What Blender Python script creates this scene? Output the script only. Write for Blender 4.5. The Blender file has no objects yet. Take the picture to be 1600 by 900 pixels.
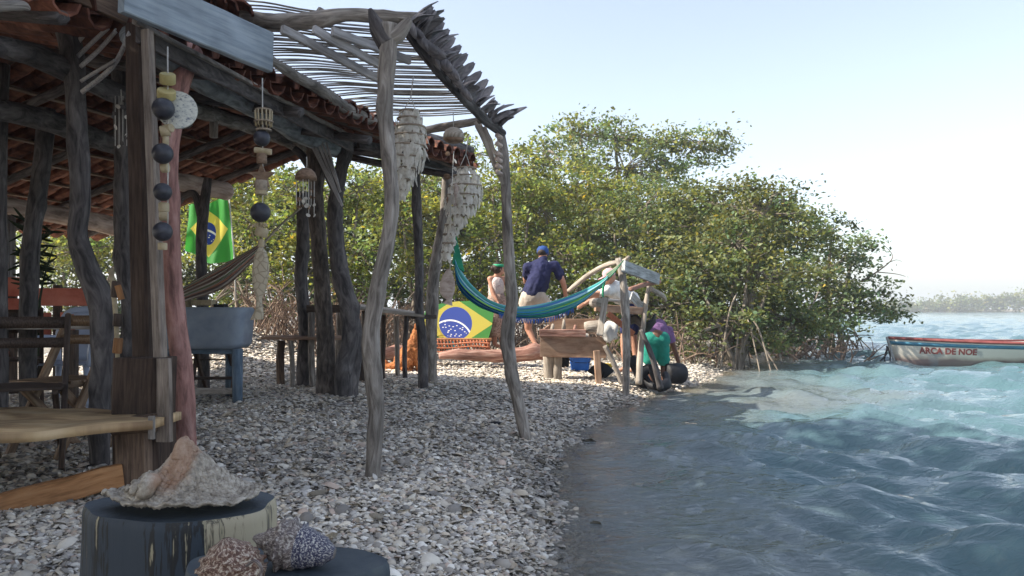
import bpy, math, random
import numpy as np
from math import sin, cos, pi, radians, sqrt, exp
from mathutils import Vector, Matrix
random.seed(7); np.random.seed(7)
S = bpy.context.scene
COL = S.collection
F = 1244.0; HZ = 483.0; CAMZ = 1.0
# ---------------------------------------------------------------- camera
cd = bpy.data.cameras.new('camera'); cam = bpy.data.objects.new('camera', cd); COL.objects.link(cam)
cam.location = (0, 0, CAMZ); cam.rotation_euler = (radians(90), 0, 0)
cd.sensor_width = 36; cd.lens = 36*F/1600; cd.shift_y = (HZ-450)/1600
cd.clip_start = 0.05; cd.clip_end = 6000
S.camera = cam
# ---------------------------------------------------------------- world, sun, exposure
SUN_AZ, SUN_EL = radians(-98), radians(41)
w = bpy.data.worlds.new('World'); S.world = w; w.use_nodes = True
nt = w.node_tree; bg = nt.nodes['Background']
sky = nt.nodes.new('ShaderNodeTexSky'); sky.sky_type = 'NISHITA'; sky.sun_disc = False
sky.sun_elevation = SUN_EL; sky.sun_rotation = SUN_AZ
sky.air_density = 1.0; sky.dust_density = 1.6; sky.ozone_density = 1.6; sky.altitude = 0
hs = nt.nodes.new('ShaderNodeHueSaturation'); hs.inputs['Saturation'].default_value = .64; nt.links.new(sky.outputs[0], hs.inputs['Color']); nt.links.new(hs.outputs[0], bg.inputs[0]); bg.inputs[1].default_value = 0.115
sl = bpy.data.lights.new('sun', 'SUN'); sun = bpy.data.objects.new('sun', sl); COL.objects.link(sun)
sl.energy = 4.0; sl.angle = radians(0.5); sl.color = (1.0, 0.93, 0.80)
sdir = Vector((sin(SUN_AZ)*cos(SUN_EL), cos(SUN_AZ)*cos(SUN_EL), sin(SUN_EL)))
sun.rotation_euler = sdir.to_track_quat('Z', 'Y').to_euler(); sun.location = sdir*60
S.view_settings.view_transform = 'Standard'; S.view_settings.look = 'None'
S.view_settings.exposure = 1.38; S.view_settings.gamma = 1.0; S.view_settings.use_curve_mapping = False
S.cycles.max_bounces = 7; S.cycles.transparent_max_bounces = 12; S.cycles.diffuse_bounces = 4
S.cycles.volume_bounces = 0
WZ = -0.15
# ---------------------------------------------------------------- terrain function and pixel helpers
_sy = np.array([-20, -3, 0, 3.4, 5.6, 6.9, 9.1, 10.4, 12.5, 14.5, 16, 19, 24, 35, 80, 400.])
_sx = np.array([-3, -.4, .05, .17, .20, .42, 1.05, 1.75, 2.9, 3.8, 4.6, 6.2, 9.5, 13, 16, 20.])
def zg(x, y):
    x = np.asarray(x, float); y = np.asarray(y, float)
    s = np.interp(y, _sy, _sx) - x
    sp = np.maximum(s, 0); sn = np.minimum(s, 0)
    z = WZ + .16*(1-np.exp(-sp/.45)) + .028*np.minimum(sp, 5) + np.maximum(.13*sn, -1.2)
    und = .018*np.sin(x*2.1+y*.7)*np.sin(y*1.7-x*.5) + .008*np.sin(x*5.1-y*3.3)
    z = z + und*np.clip(sp*2, 0, 1)
    z = z + .62*np.exp(-((x+4.4)**2/.9+(y-12.6)**2/1.6))
    return z
def gz(x, y): return float(zg(x, y))
def P(px, py, d): return Vector(((px-800)/F*d, d, CAMZ+(HZ-py)/F*d))
def G(px, py):
    d = 1.0
    while d < 80:
        p = P(px, py, d)
        if p.z <= gz(p.x, p.y): return p
        d += .02
    return p
# ---------------------------------------------------------------- materials
def srgb(c):
    return tuple(((v/255)/12.92 if v/255 <= .04045 else (((v/255)+.055)/1.055)**2.4) for v in c)+(1,)
MATS = {}
def mat(name, cols, scale=(6, 6, 6), coord='Object', rough=.75, bump=.3, bdist=.01, detail=6, wear=.35, spec=.3, distort=.4, metal=0, attr=None, trans=0, wscale=1.7):
    if name in MATS: return MATS[name]
    m = bpy.data.materials.new(name); m.use_nodes = True; n = m.node_tree.nodes; L = m.node_tree.links
    b = n['Principled BSDF']; tc = n.new('ShaderNodeTexCoord'); mp = n.new('ShaderNodeMapping')
    L.new(tc.outputs[coord], mp.inputs[0]); mp.inputs['Scale'].default_value = scale
    nz = n.new('ShaderNodeTexNoise'); nz.inputs['Scale'].default_value = 1; nz.inputs['Detail'].default_value = detail
    nz.inputs['Distortion'].default_value = distort; nz.inputs['Roughness'].default_value = .6
    L.new(mp.outputs[0], nz.inputs[0])
    rp = n.new('ShaderNodeValToRGB'); e = rp.color_ramp.elements
    k = len(cols)
    while len(e) < k: e.new(.5)
    for i, c in enumerate(cols):
        e[i].position = .33+.34*i/max(1, k-1); e[i].color = tuple(c)+(1,) if len(c) == 3 else c
    L.new(nz.outputs[0], rp.inputs[0])
    n2 = n.new('ShaderNodeTexNoise'); n2.inputs['Scale'].default_value = wscale*(1 if coord != 'UV' else 2); n2.inputs['Detail'].default_value = 5
    L.new(tc.outputs['Object'], n2.inputs[0])
    r2 = n.new('ShaderNodeMapRange'); r2.inputs[1].default_value = .35; r2.inputs[2].default_value = .65
    r2.inputs[3].default_value = 1-wear; r2.inputs[4].default_value = 1+wear*.5
    L.new(n2.outputs[0], r2.inputs[0])
    mx = n.new('ShaderNodeMix'); mx.data_type = 'RGBA'; mx.blend_type = 'MULTIPLY'; mx.inputs[0].default_value = 1
    L.new(rp.outputs[0], mx.inputs[6]); L.new(r2.outputs[0], mx.inputs[7])
    out = mx.outputs[2]
    if attr:
        at = n.new('ShaderNodeAttribute'); at.attribute_name = attr
        m3 = n.new('ShaderNodeMix'); m3.data_type = 'RGBA'; m3.blend_type = 'MULTIPLY'; m3.inputs[0].default_value = 1
        L.new(out, m3.inputs[6]); L.new(at.outputs['Color'], m3.inputs[7]); out = m3.outputs[2]
    L.new(out, b.inputs['Base Color'])
    b.inputs['Roughness'].default_value = rough; b.inputs['Specular IOR Level'].default_value = spec; b.inputs['Metallic'].default_value = metal
    if bump:
        bp = n.new('ShaderNodeBump'); bp.inputs['Strength'].default_value = bump; bp.inputs['Distance'].default_value = bdist
        L.new(nz.outputs[0], bp.inputs['Height']); L.new(bp.outputs[0], b.inputs['Normal'])
    if trans:
        t = n.new('ShaderNodeBsdfTranslucent'); L.new(out, t.inputs[0]); ms = n.new('ShaderNodeMixShader'); ms.inputs[0].default_value = trans
        L.new(b.outputs[0], ms.inputs[1]); L.new(t.outputs[0], ms.inputs[2]); L.new(ms.outputs[0], n['Material Output'].inputs[0])
    MATS[name] = m
    return m
GR = (60, 5, 1)   # grain: u fine, v long
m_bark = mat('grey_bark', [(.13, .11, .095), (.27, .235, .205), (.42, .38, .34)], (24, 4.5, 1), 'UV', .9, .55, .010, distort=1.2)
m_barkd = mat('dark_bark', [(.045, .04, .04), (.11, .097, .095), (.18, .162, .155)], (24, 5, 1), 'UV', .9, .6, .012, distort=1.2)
m_barkp = mat('pink_paint', [(.16, .08, .07), (.38, .19, .16), (.50, .29, .25)], (22, 5, 1), 'UV', .7, .7, .015)
m_weather = mat('weathered_board', [(.20, .20, .19), (.36, .37, .37), (.46, .47, .47)], GR, 'UV', .85, .5, .004)
m_brown = mat('brown_timber', [(.06, .038, .026), (.13, .085, .06), (.20, .135, .09)], GR, 'UV', .75, .5, .005)
m_dbrown = mat('dark_brown_timber', [(.03, .018, .013), (.06, .038, .028), (.09, .06, .045)], GR, 'UV', .8, .5, .005)
m_brownl = mat('lit_side_timber', [(.13, .10, .08), (.25, .20, .165), (.34, .28, .23)], GR, 'UV', .75, .4, .004)  # paler copy of the brown, standing in for light on the post's side
m_bench = mat('live_edge_wood', [(.28, .17, .09), (.50, .34, .18), (.62, .46, .28)], (30, 3, 1), 'UV', .65, .4, .006)
m_orange = mat('orange_timber', [(.20, .09, .035), (.36, .17, .07), (.42, .22, .10)], GR, 'UV', .7, .4, .004)
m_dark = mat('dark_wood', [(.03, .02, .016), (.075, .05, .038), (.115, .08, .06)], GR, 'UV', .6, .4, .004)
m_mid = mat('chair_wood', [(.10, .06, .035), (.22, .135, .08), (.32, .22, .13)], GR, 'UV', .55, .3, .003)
m_log = mat('red_driftwood', [(.16, .07, .05), (.32, .17, .13), (.48, .32, .26)], (40, 3, 1), 'UV', .8, .7, .02)
m_drift = mat('driftwood', [(.20, .16, .13), (.34, .29, .24), (.48, .43, .37)], (50, 4, 1), 'UV', .85, .6, .008)
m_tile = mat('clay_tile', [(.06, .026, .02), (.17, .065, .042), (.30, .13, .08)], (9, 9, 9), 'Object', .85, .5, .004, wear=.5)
m_palm = mat('dry_palm_leaf', [(.13, .12, .13), (.24, .225, .235), (.36, .33, .33)], (12, 60, 12), 'Object', .8, .4, .003)
m_strip = mat('palm_rib_strip', [(.28, .26, .25), (.42, .40, .40), (.55, .53, .53)], GR, 'UV', .75, .3, .002)
m_slat = mat('stick_slat', [(.20, .17, .14), (.34, .30, .26), (.46, .42, .37)], (30, 9, 1), 'UV', .85, .4, .003)
m_cord = mat('white_cord', [(.5, .48, .44), (.7, .68, .64)], (200, 200, 200), 'Object', .9, .2, .001)
m_ball = mat('dark_gourd', [(.02, .02, .028), (.045, .045, .06)], (30, 30, 30), 'Object', .45, .2, .002, spec=.5)
m_bead = mat('cream_wood_bead', [(.38, .30, .18), (.55, .45, .30)], (25, 25, 25), 'Object', .6, .2, .002)
m_yel = mat('yellow_bead', [(.40, .33, .13), (.52, .43, .2)], (25, 25, 25), 'Object', .6, .2, .002)
m_disc = mat('white_printed_disc', [(.10, .12, .18), (.55, .55, .5), (.66, .65, .58), (.7, .7, .62)], (60, 60, 90), 'Object', .6, .1, .001)
m_shellw = mat('capiz_shell', [(.55, .49, .42), (.78, .73, .65), (.88, .84, .78)], (30, 30, 30), 'Object', .3, .2, .002, spec=.6, wear=.15, trans=.5)
m_rim = mat('rim_rope', [(.25, .2, .15), (.42, .34, .26)], (60, 60, 60), 'Object', .9, .3, .002)
m_fish = mat('carved_fish_wood', [(.24, .20, .14), (.40, .34, .25), (.5, .44, .33)], (12, 12, 30), 'Object', .7, .4, .003)
m_fishr = mat('pale_carved_wood', [(.30, .22, .18), (.44, .35, .30), (.52, .43, .37)], (12, 12, 30), 'Object', .7, .4, .003)
m_coco = mat('coconut_shell', [(.10, .06, .04), (.22, .14, .09), (.30, .2, .14)], (20, 20, 50), 'Object', .6, .3, .003)
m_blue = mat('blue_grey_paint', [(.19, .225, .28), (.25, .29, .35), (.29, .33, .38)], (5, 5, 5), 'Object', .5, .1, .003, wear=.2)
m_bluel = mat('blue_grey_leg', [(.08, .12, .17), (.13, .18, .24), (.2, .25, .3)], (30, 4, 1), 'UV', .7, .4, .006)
m_coral = mat('coral_paint', [(.42, .10, .06), (.58, .17, .11), (.64, .22, .15)], (5, 5, 5), 'Object', .6, .1, .003, wear=.2)
m_plas = mat('pale_blue_plastic', [(.40, .45, .58), (.46, .51, .64)], (4, 4, 4), 'Object', .35, 0, 0, wear=.1)
m_plast = mat('turquoise_plastic', [(.03, .34, .36), (.04, .40, .42)], (4, 4, 4), 'Object', .4, 0, 0, wear=.1)
m_grey = mat('grey_sheet', [(.22, .24, .27), (.33, .35, .38)], (3, 3, 9), 'Object', .6, .1, .002)
m_ply = mat('split_plywood', [(.22, .12, .075), (.38, .24, .16), (.50, .34, .24)], (14, 2.5, 1), 'UV', .75, .3, .004)
m_white = mat('white_cloth', [(.55, .54, .52), (.75, .73, .70)], (9, 9, 9), 'Object', .9, .3, .008)
m_binb = mat('blue_plastic', [(.012, .10, .42), (.02, .14, .52)], (5, 5, 5), 'Object', .35, 0, 0, wear=.15)
m_buck = mat('white_plastic', [(.55, .52, .45), (.66, .63, .56)], (5, 5, 5), 'Object', .4, 0, 0, wear=.15)
m_bucky = mat('yellow_plastic', [(.65, .42, .03), (.7, .5, .05)], (5, 5, 5), 'Object', .4, 0, 0, wear=.15)
m_blk = mat('black_stuff', [(.008, .008, .010), (.02, .02, .024)], (8, 8, 8), 'Object', .6, .4, .01)
m_skin = mat('tanned_skin', [(.40, .20, .13), (.48, .25, .17)], (8, 8, 8), 'Object', .55, .05, .002, wear=.15)
m_skind = mat('brown_skin', [(.10, .045, .028), (.15, .07, .045)], (8, 8, 8), 'Object', .5, .05, .002, wear=.15)
m_navy = mat('navy_cloth', [(.014, .016, .055), (.025, .028, .085)], (12, 12, 12), 'Object', .9, .5, .012)
m_khaki = mat('beige_cloth', [(.46, .38, .31), (.58, .50, .42)], (12, 12, 12), 'Object', .9, .5, .012)
m_cap = mat('blue_cap_cloth', [(.02, .06, .22), (.03, .09, .30)], (12, 12, 12), 'Object', .8, .2, .004)
m_visor = mat('green_visor_cloth', [(.02, .25, .12), (.03, .33, .17)], (12, 12, 12), 'Object', .7, .2, .004)
m_top = mat('flowered_cloth', [(.55, .40, .36), (.62, .55, .52), (.30, .16, .15)], (40, 40, 40), 'Object', .9, .3, .006)
m_skirt = mat('net_skirt_cloth', [(.12, .08, .06), (.42, .28, .22), (.55, .42, .36)], (45, 45, 45), 'Object', .9, .4, .008)
m_tealc = mat('teal_cloth', [(.015, .20, .15), (.025, .28, .21)], (12, 12, 12), 'Object', .85, .5, .012)
m_purp = mat('purple_cloth', [(.16, .08, .20), (.24, .13, .28)], (12, 12, 12), 'Object', .9, .5, .012)
m_pinkc = mat('pink_cloth', [(.55, .30, .32), (.62, .40, .42)], (12, 12, 12), 'Object', .9, .3, .008)
m_hair = mat('dark_hair', [(.02, .013, .010), (.05, .03, .02)], (90, 90, 20), 'Object', .6, .5, .01)
m_fur = mat('red_brown_fur', [(.20, .06, .02), (.42, .15, .05), (.55, .24, .09)], (60, 60, 25), 'Object', .85, .9, .02)
m_netr = mat('orange_net_rope', [(.42, .14, .07), (.58, .22, .12)], (60, 60, 60), 'Object', .9, .3, .004)
m_plant = mat('dark_plant_leaf', [(.012, .022, .010), (.03, .05, .02)], (9, 9, 9), 'Object', .6, 0, 0)
m_trunk = mat('mangrove_bark', [(.09, .07, .05), (.20, .165, .13), (.34, .30, .25)], (40, 5, 1), 'UV', .9, .6, .015)
m_twig = mat('dead_twig', [(.12, .07, .05), (.22, .15, .11), (.36, .28, .22)], (40, 5, 1), 'UV', .9, .3, .01)
# ---------------------------------------------------------------- object plumbing
ORG = {}
def tagit(o, label=None, cat=None, group=None, kind=None):
    if label: o['label'] = label
    if cat: o['category'] = cat
    if group: o['group'] = group
    if kind: o['kind'] = kind
    return o
def thing(name, org, label, cat, group=None, kind=None):
    o = bpy.data.objects.new(name, None); COL.objects.link(o); o.location = org; o.empty_display_size = .1
    ORG[o.name] = Vector(org); tagit(o, label, cat, group, kind); return o
def raw_mesh(name, V, Fc, m, smooth, UV=None, attrs=None, org=Vector((0, 0, 0))):
    V = np.asarray(V, float) - np.array(org)
    me = bpy.data.meshes.new(name)
    if isinstance(Fc, np.ndarray):
        nf, k = Fc.shape
        me.vertices.add(len(V)); me.vertices.foreach_set('co', V.ravel().astype(np.float32))
        me.loops.add(nf*k); me.loops.foreach_set('vertex_index', Fc.ravel().astype(np.int32))
        me.polygons.add(nf); me.polygons.foreach_set('loop_start', np.arange(0, nf*k, k, dtype=np.int32))
        me.update(calc_edges=True); me.validate()
    else:
        me.from_pydata([tuple(v) for v in V], [], [tuple(f) for f in Fc])
    if smooth: me.polygons.foreach_set('use_smooth', [True]*len(me.polygons))
    if UV is not None:
        ul = me.uv_layers.new(name='UVMap'); li = np.zeros(len(me.loops), np.int32); me.loops.foreach_get('vertex_index', li)
        ul.data.foreach_set('uv', np.asarray(UV, np.float32)[li].ravel())
    if attrs:
        for an, (ty, arr) in attrs.items():
            a = me.attributes.new(an, ty, 'POINT')
            a.data.foreach_set('color' if ty == 'FLOAT_COLOR' else 'value', np.asarray(arr, np.float32).ravel())
    if m: me.materials.append(m)
    me.update(); return me
def obj(name, geo, m, parent=None, smooth=True, kind=None, base=None, attrs=None):
    """geo = list of (V, F, UV) pieces, joined as ONE mesh object."""
    if isinstance(geo, tuple): geo = [geo]
    V = []; Fc = []; UV = []; off = 0
    for g in geo:
        v, f, u = g
        V.append(np.asarray(v, float)); UV.append(np.asarray(u, float) if u is not None else np.asarray(v, float)[:, :2]*1.0)
        Fc += [tuple(i+off for i in q) for q in f]; off += len(v)
    V = np.concatenate(V); UV = np.concatenate(UV)
    if parent is not None: org = ORG[parent.name]
    else: org = Vector(base) if base is not None else Vector((float(V[:, 0].mean()), float(V[:, 1].mean()), float(V[:, 2].min())))
    me = raw_mesh(name, V, Fc, m, smooth, UV, attrs, org)
    o = bpy.data.objects.new(name, me); COL.objects.link(o)
    if parent is not None: o.parent = parent
    else: o.location = org
    ORG[o.name] = org
    if kind: o['kind'] = kind
    return o
def sharp(o, ang=40):
    me = o.data
    try: me.set_sharp_from_angle(angle=radians(ang))
    except Exception: pass
    return o
# ---------------------------------------------------------------- shape generators: return (V, F, UV)
def smooth_path(pts, rad, sub=4):
    p = [Vector(q) for q in pts]; n = len(p)
    if n < 3 or sub <= 1:
        return p, list(rad)
    out = []; ro = []
    for i in range(n-1):
        p0 = p[max(i-1, 0)]; p1 = p[i]; p2 = p[i+1]; p3 = p[min(i+2, n-1)]
        for k in range(sub):
            t = k/sub; t2 = t*t; t3 = t2*t
            out.append(.5*((2*p1)+(p2-p0)*t+(2*p0-5*p1+4*p2-p3)*t2+(3*p1-p0-3*p2+p3)*t3))
            ro.append(rad[i]*(1-t)+rad[i+1]*t)
    out.append(p[-1]); ro.append(rad[-1]); return out, ro
def tube(pts, rad, n=8, sub=4, bump=0.0, flat=1.0, cap=True, rnd=None):
    if not hasattr(rad, '__len__'): rad = [rad]*len(pts)
    pts, rad = smooth_path(pts, rad, sub)
    rg = random.Random(rnd if rnd is not None else len(pts)*7+int(abs(pts[0][0])*977))
    V = []; UV = []; Fc = []; up = None; dist = 0
    ph = [rg.uniform(0, 6.28) for _ in range(6)]
    m = len(pts); kn = [(rg.uniform(.05, .95)*m, rg.uniform(0, 6.28), rg.uniform(.12, .38)) for _ in range(m//9)] if bump >= .06 and n >= 11 else []
    for i in range(m):
        t = (pts[min(i+1, m-1)]-pts[max(i-1, 0)])
        t = t.normalized() if t.length > 1e-9 else Vector((0, 0, 1))
        if up is None:
            up = Vector((0, 1, 0)) if abs(t.y) < .9 else Vector((1, 0, 0))
        a = t.cross(up)
        a = a.normalized() if a.length > 1e-6 else t.orthogonal().normalized()
        up = a.cross(t).normalized() if False else up
        b = t.cross(a).normalized()
        up = -b if up.dot(-b) > up.dot(b) else b
        if i: dist += (pts[i]-pts[i-1]).length
        for j in range(n+1):
            th = 2*pi*j/n
            r = rad[i]
            if bump and j < n+1:
                r *= 1+bump*(.6*sin(2*th+ph[0]+dist*3)+.5*sin(3*th+ph[1]-dist*5)+.5*sin(dist*11+ph[2])*cos(th+ph[3])+.4*sin(dist*23+ph[4]))
            for kc, ka, kh in kn:
                if abs(i-kc) < 4: r *= 1+kh*exp(-((i-kc)/1.1)**2)*max(0, cos(th-ka))**2
            V.append(pts[i]+a*(r*cos(th))+b*(r*flat*sin(th))); UV.append((j/n*2*pi*rad[0] if False else j/n*.35, dist))
    w_ = n+1
    for i in range(m-1):
        for j in range(n):
            Fc.append((i*w_+j, i*w_+j+1, (i+1)*w_+j+1, (i+1)*w_+j))
    if cap:
        for i0 in (0, m-1):
            c = len(V); V.append(pts[i0]); UV.append((0, 0))
            base = i0*w_
            for j in range(n):
                Fc.append((c, base+j+1, base+j) if i0 == 0 else (c, base+j, base+j+1))
    return V, Fc, UV
def board(p0, p1, w_, h, up=(0, 0, 1), segs=6, ch=None, wob=.0, taper=1.0):
    """plank from p0 to p1, w_ across, h along up; chamfered edges"""
    p0 = Vector(p0); p1 = Vector(p1); t = (p1-p0).normalized(); up = Vector(up)
    a = t.cross(up).normalized(); b = a.cross(t).normalized()
    ch = ch if ch is not None else min(w_, h)*.12
    hw, hh = w_/2, h/2
    prof = [(-hw+ch, -hh), (hw-ch, -hh), (hw, -hh+ch), (hw, hh-ch), (hw-ch, hh), (-hw+ch, hh), (-hw, hh-ch), (-hw, -hh+ch)]
    L = (p1-p0).length; V = []; UV = []; Fc = []
    rg = random.Random(int(L*1e4)+int(abs(p0.x)*911))
    for i in range(segs+1):
        f = i/segs; k = 1+(taper-1)*f; o = p0+(p1-p0)*f + a*(rg.uniform(-1, 1)*wob)+b*(rg.uniform(-1, 1)*wob)
        cum = 0
        for j, (x, y) in enumerate(prof):
            V.append(o+a*x*k+b*y*k)
            UV.append((x+y*.7, f*L+p0.x))
    for i in range(segs):
        for j in range(8):
            j2 = (j+1) % 8; Fc.append((i*8+j, i*8+j2, (i+1)*8+j2, (i+1)*8+j))
    Fc.append(tuple(range(7, -1, -1))); Fc.append(tuple(segs*8+j for j in range(8)))
    return V, Fc, UV
def lathe(c, prof, n=20, axis=(0, 0, 1), sx=1, sy=1, bump=None):
    """prof = [(r, h)...] turned about axis through c"""
    ax = Vector(axis).normalized(); q = Vector((0, 0, 1)).rotation_difference(ax).to_matrix()
    V = []; Fc = []; UV = []; c = Vector(c)
    for i, (r, h) in enumerate(prof):
        for j in range(n):
            th = 2*pi*j/n; rr = r*(bump(th, h) if bump else 1)
            V.append(c+q@Vector((rr*cos(th)*sx, rr*sin(th)*sy, h))); UV.append((th*max(.02, r), h))
    for i in range(len(prof)-1):
        for j in range(n):
            j2 = (j+1) % n; Fc.append((i*n+j, i*n+j2, (i+1)*n+j2, (i+1)*n+j))
    if prof[0][0] > 1e-4: Fc.append(tuple(range(n-1, -1, -1)))
    if prof[-1][0] > 1e-4: Fc.append(tuple((len(prof)-1)*n+j for j in range(n)))
    return V, Fc, UV
def ball(c, r, n=14, k=9, r3=None, R=None):
    r3 = r3 or (r, r, r); V = []; Fc = []; UV = []; c = Vector(c)
    for i in range(k+1):
        a = -pi/2+pi*i/k
        for j in range(n):
            th = 2*pi*j/n; v = Vector((r3[0]*cos(a)*cos(th), r3[1]*cos(a)*sin(th), r3[2]*sin(a)))
            if R: v = R@v
            V.append(c+v); UV.append((th*.1, a*.1))
    for i in range(k):
        for j in range(n):
            j2 = (j+1) % n; Fc.append((i*n+j, i*n+j2, (i+1)*n+j2, (i+1)*n+j))
    return V, Fc, UV
def slab(poly, th, nrm):
    """extrude a closed 3D polygon by th along nrm"""
    nrm = Vector(nrm).normalized(); n = len(poly)
    V = [Vector(p)+nrm*(th/2) for p in poly]+[Vector(p)-nrm*(th/2) for p in poly]
    Fc = [tuple(range(n)), tuple(range(2*n-1, n-1, -1))]+[((j+1) % n, j, j+n, (j+1) % n+n) for j in range(n)]
    return V, Fc, [(v.x+v.y*.3, v.z) for v in V]
def grid(fn, nu, nv):
    V = []; UV = []; Fc = []
    for i in range(nu+1):
        for j in range(nv+1):
            V.append(Vector(fn(i/nu, j/nv))); UV.append((i/nu, j/nv))
    for i in range(nu):
        for j in range(nv):
            a = i*(nv+1)+j; Fc.append((a, a+nv+1, a+nv+2, a+1))
    return V, Fc, UV
def pole(name, pix, m, label, cat, bump=.08, n=12, sub=6, group=None, parent=None, grd=True):
    """pix = [(px, py, d, radius_px)...] bottom last; one natural pole"""
    pts = [P(a, b, d) for a, b, d, r in pix]; rad = [r*d/F for a, b, d, r in pix]
    if grd:
        b = pts[-1]; pts.append(Vector((b.x, b.y, gz(b.x, b.y)-.15))); rad.append(rad[-1]*1.02)
    g = tube(pts, rad, n, sub, bump)
    o = obj(name, g, m, parent, base=None if parent else (pts[-1].x, pts[-1].y, pts[-1].z))
    if not parent: tagit(o, label, cat, group)
    return o
# ================================================================ GROUND
def nt_of(name):
    m = bpy.data.materials.new(name); m.use_nodes = True; MATS[name] = m
    return m, m.node_tree.nodes, m.node_tree.links, m.node_tree.nodes['Principled BSDF']
def geo_axis(lo, hi, step, grow, far_lo, far_hi):
    a = list(np.arange(lo, hi+1e-6, step)); s = step; v = hi
    while v < far_hi: s *= grow; v += s; a.append(v)
    s = step; v = lo; b = []
    while v > far_lo: s *= grow; v -= s; b.append(v)
    return np.array(b[::-1]+a)
ax = geo_axis(-7, 4, .10, 1.14, -900, 900); ay = geo_axis(0, 16, .10, 1.10, -600, 2500)
X, Y = np.meshgrid(ax, ay); Z = zg(X, Y)
nx, ny = len(ax), len(ay)
idx = np.arange(nx*ny).reshape(ny, nx)
Fq = np.stack([idx[:-1, :-1], idx[:-1, 1:], idx[1:, 1:], idx[1:, :-1]], -1).reshape(-1, 4)
m, n, L, b = nt_of('shell_gravel')
tc = n.new('ShaderNodeTexCoord')
v1 = n.new('ShaderNodeTexVoronoi'); v1.inputs['Scale'].default_value = 34; v1.inputs['Randomness'].default_value = 1
L.new(tc.outputs['Object'], v1.inputs[0])
rp = n.new('ShaderNodeValToRGB'); e = rp.color_ramp.elements
for pos, c in ((.0, (.22, .19, .16)), (.35, (.42, .37, .31)), (.7, (.58, .52, .45)), (1, (.70, .66, .60))):
    if pos in (0, 1): e[0 if pos == 0 else len(e)-1].color = c+(1,)
    else: q = e.new(pos); q.color = c+(1,)
sp = n.new('ShaderNodeSeparateColor'); L.new(v1.outputs['Color'], sp.inputs[0]); L.new(sp.outputs[0], rp.inputs[0])
dk = n.new('ShaderNodeMapRange'); dk.inputs[1].default_value = .0; dk.inputs[2].default_value = .6; dk.inputs[3].default_value = 1.0; dk.inputs[4].default_value = .45
L.new(v1.outputs['Distance'], dk.inputs[0])
mx = n.new('ShaderNodeMix'); mx.data_type = 'RGBA'; mx.blend_type = 'MULTIPLY'; mx.inputs[0].default_value = 1
L.new(rp.outputs[0], mx.inputs[6]); L.new(dk.outputs[0], mx.inputs[7])
nz = n.new('ShaderNodeTexNoise'); nz.inputs['Scale'].default_value = 1.3; nz.inputs['Detail'].default_value = 4; L.new(tc.outputs['Object'], nz.inputs[0])
r2 = n.new('ShaderNodeMapRange'); r2.inputs[1].default_value = .3; r2.inputs[2].default_value = .7; r2.inputs[3].default_value = .7; r2.inputs[4].default_value = 1.1
L.new(nz.outputs[0], r2.inputs[0])
m3 = n.new('ShaderNodeMix'); m3.data_type = 'RGBA'; m3.blend_type = 'MULTIPLY'; m3.inputs[0].default_value = 1
L.new(mx.outputs[2], m3.inputs[6]); L.new(r2.outputs[0], m3.inputs[7]); L.new(m3.outputs[2], b.inputs['Base Color'])
bp = n.new('ShaderNodeBump'); bp.inputs['Strength'].default_value = .9; bp.inputs['Distance'].default_value = .02; bp.invert = True
L.new(v1.outputs['Distance'], bp.inputs['Height']); L.new(bp.outputs[0], b.inputs['Normal']); b.inputs['Roughness'].default_value = .8
m_ground = m
me = raw_mesh('ground', np.stack([X.ravel(), Y.ravel(), Z.ravel()], -1), Fq, m_ground, True)
ground = bpy.data.objects.new('ground', me); COL.objects.link(ground); ground['kind'] = 'structure'; ORG['ground'] = Vector((0, 0, 0))
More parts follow.
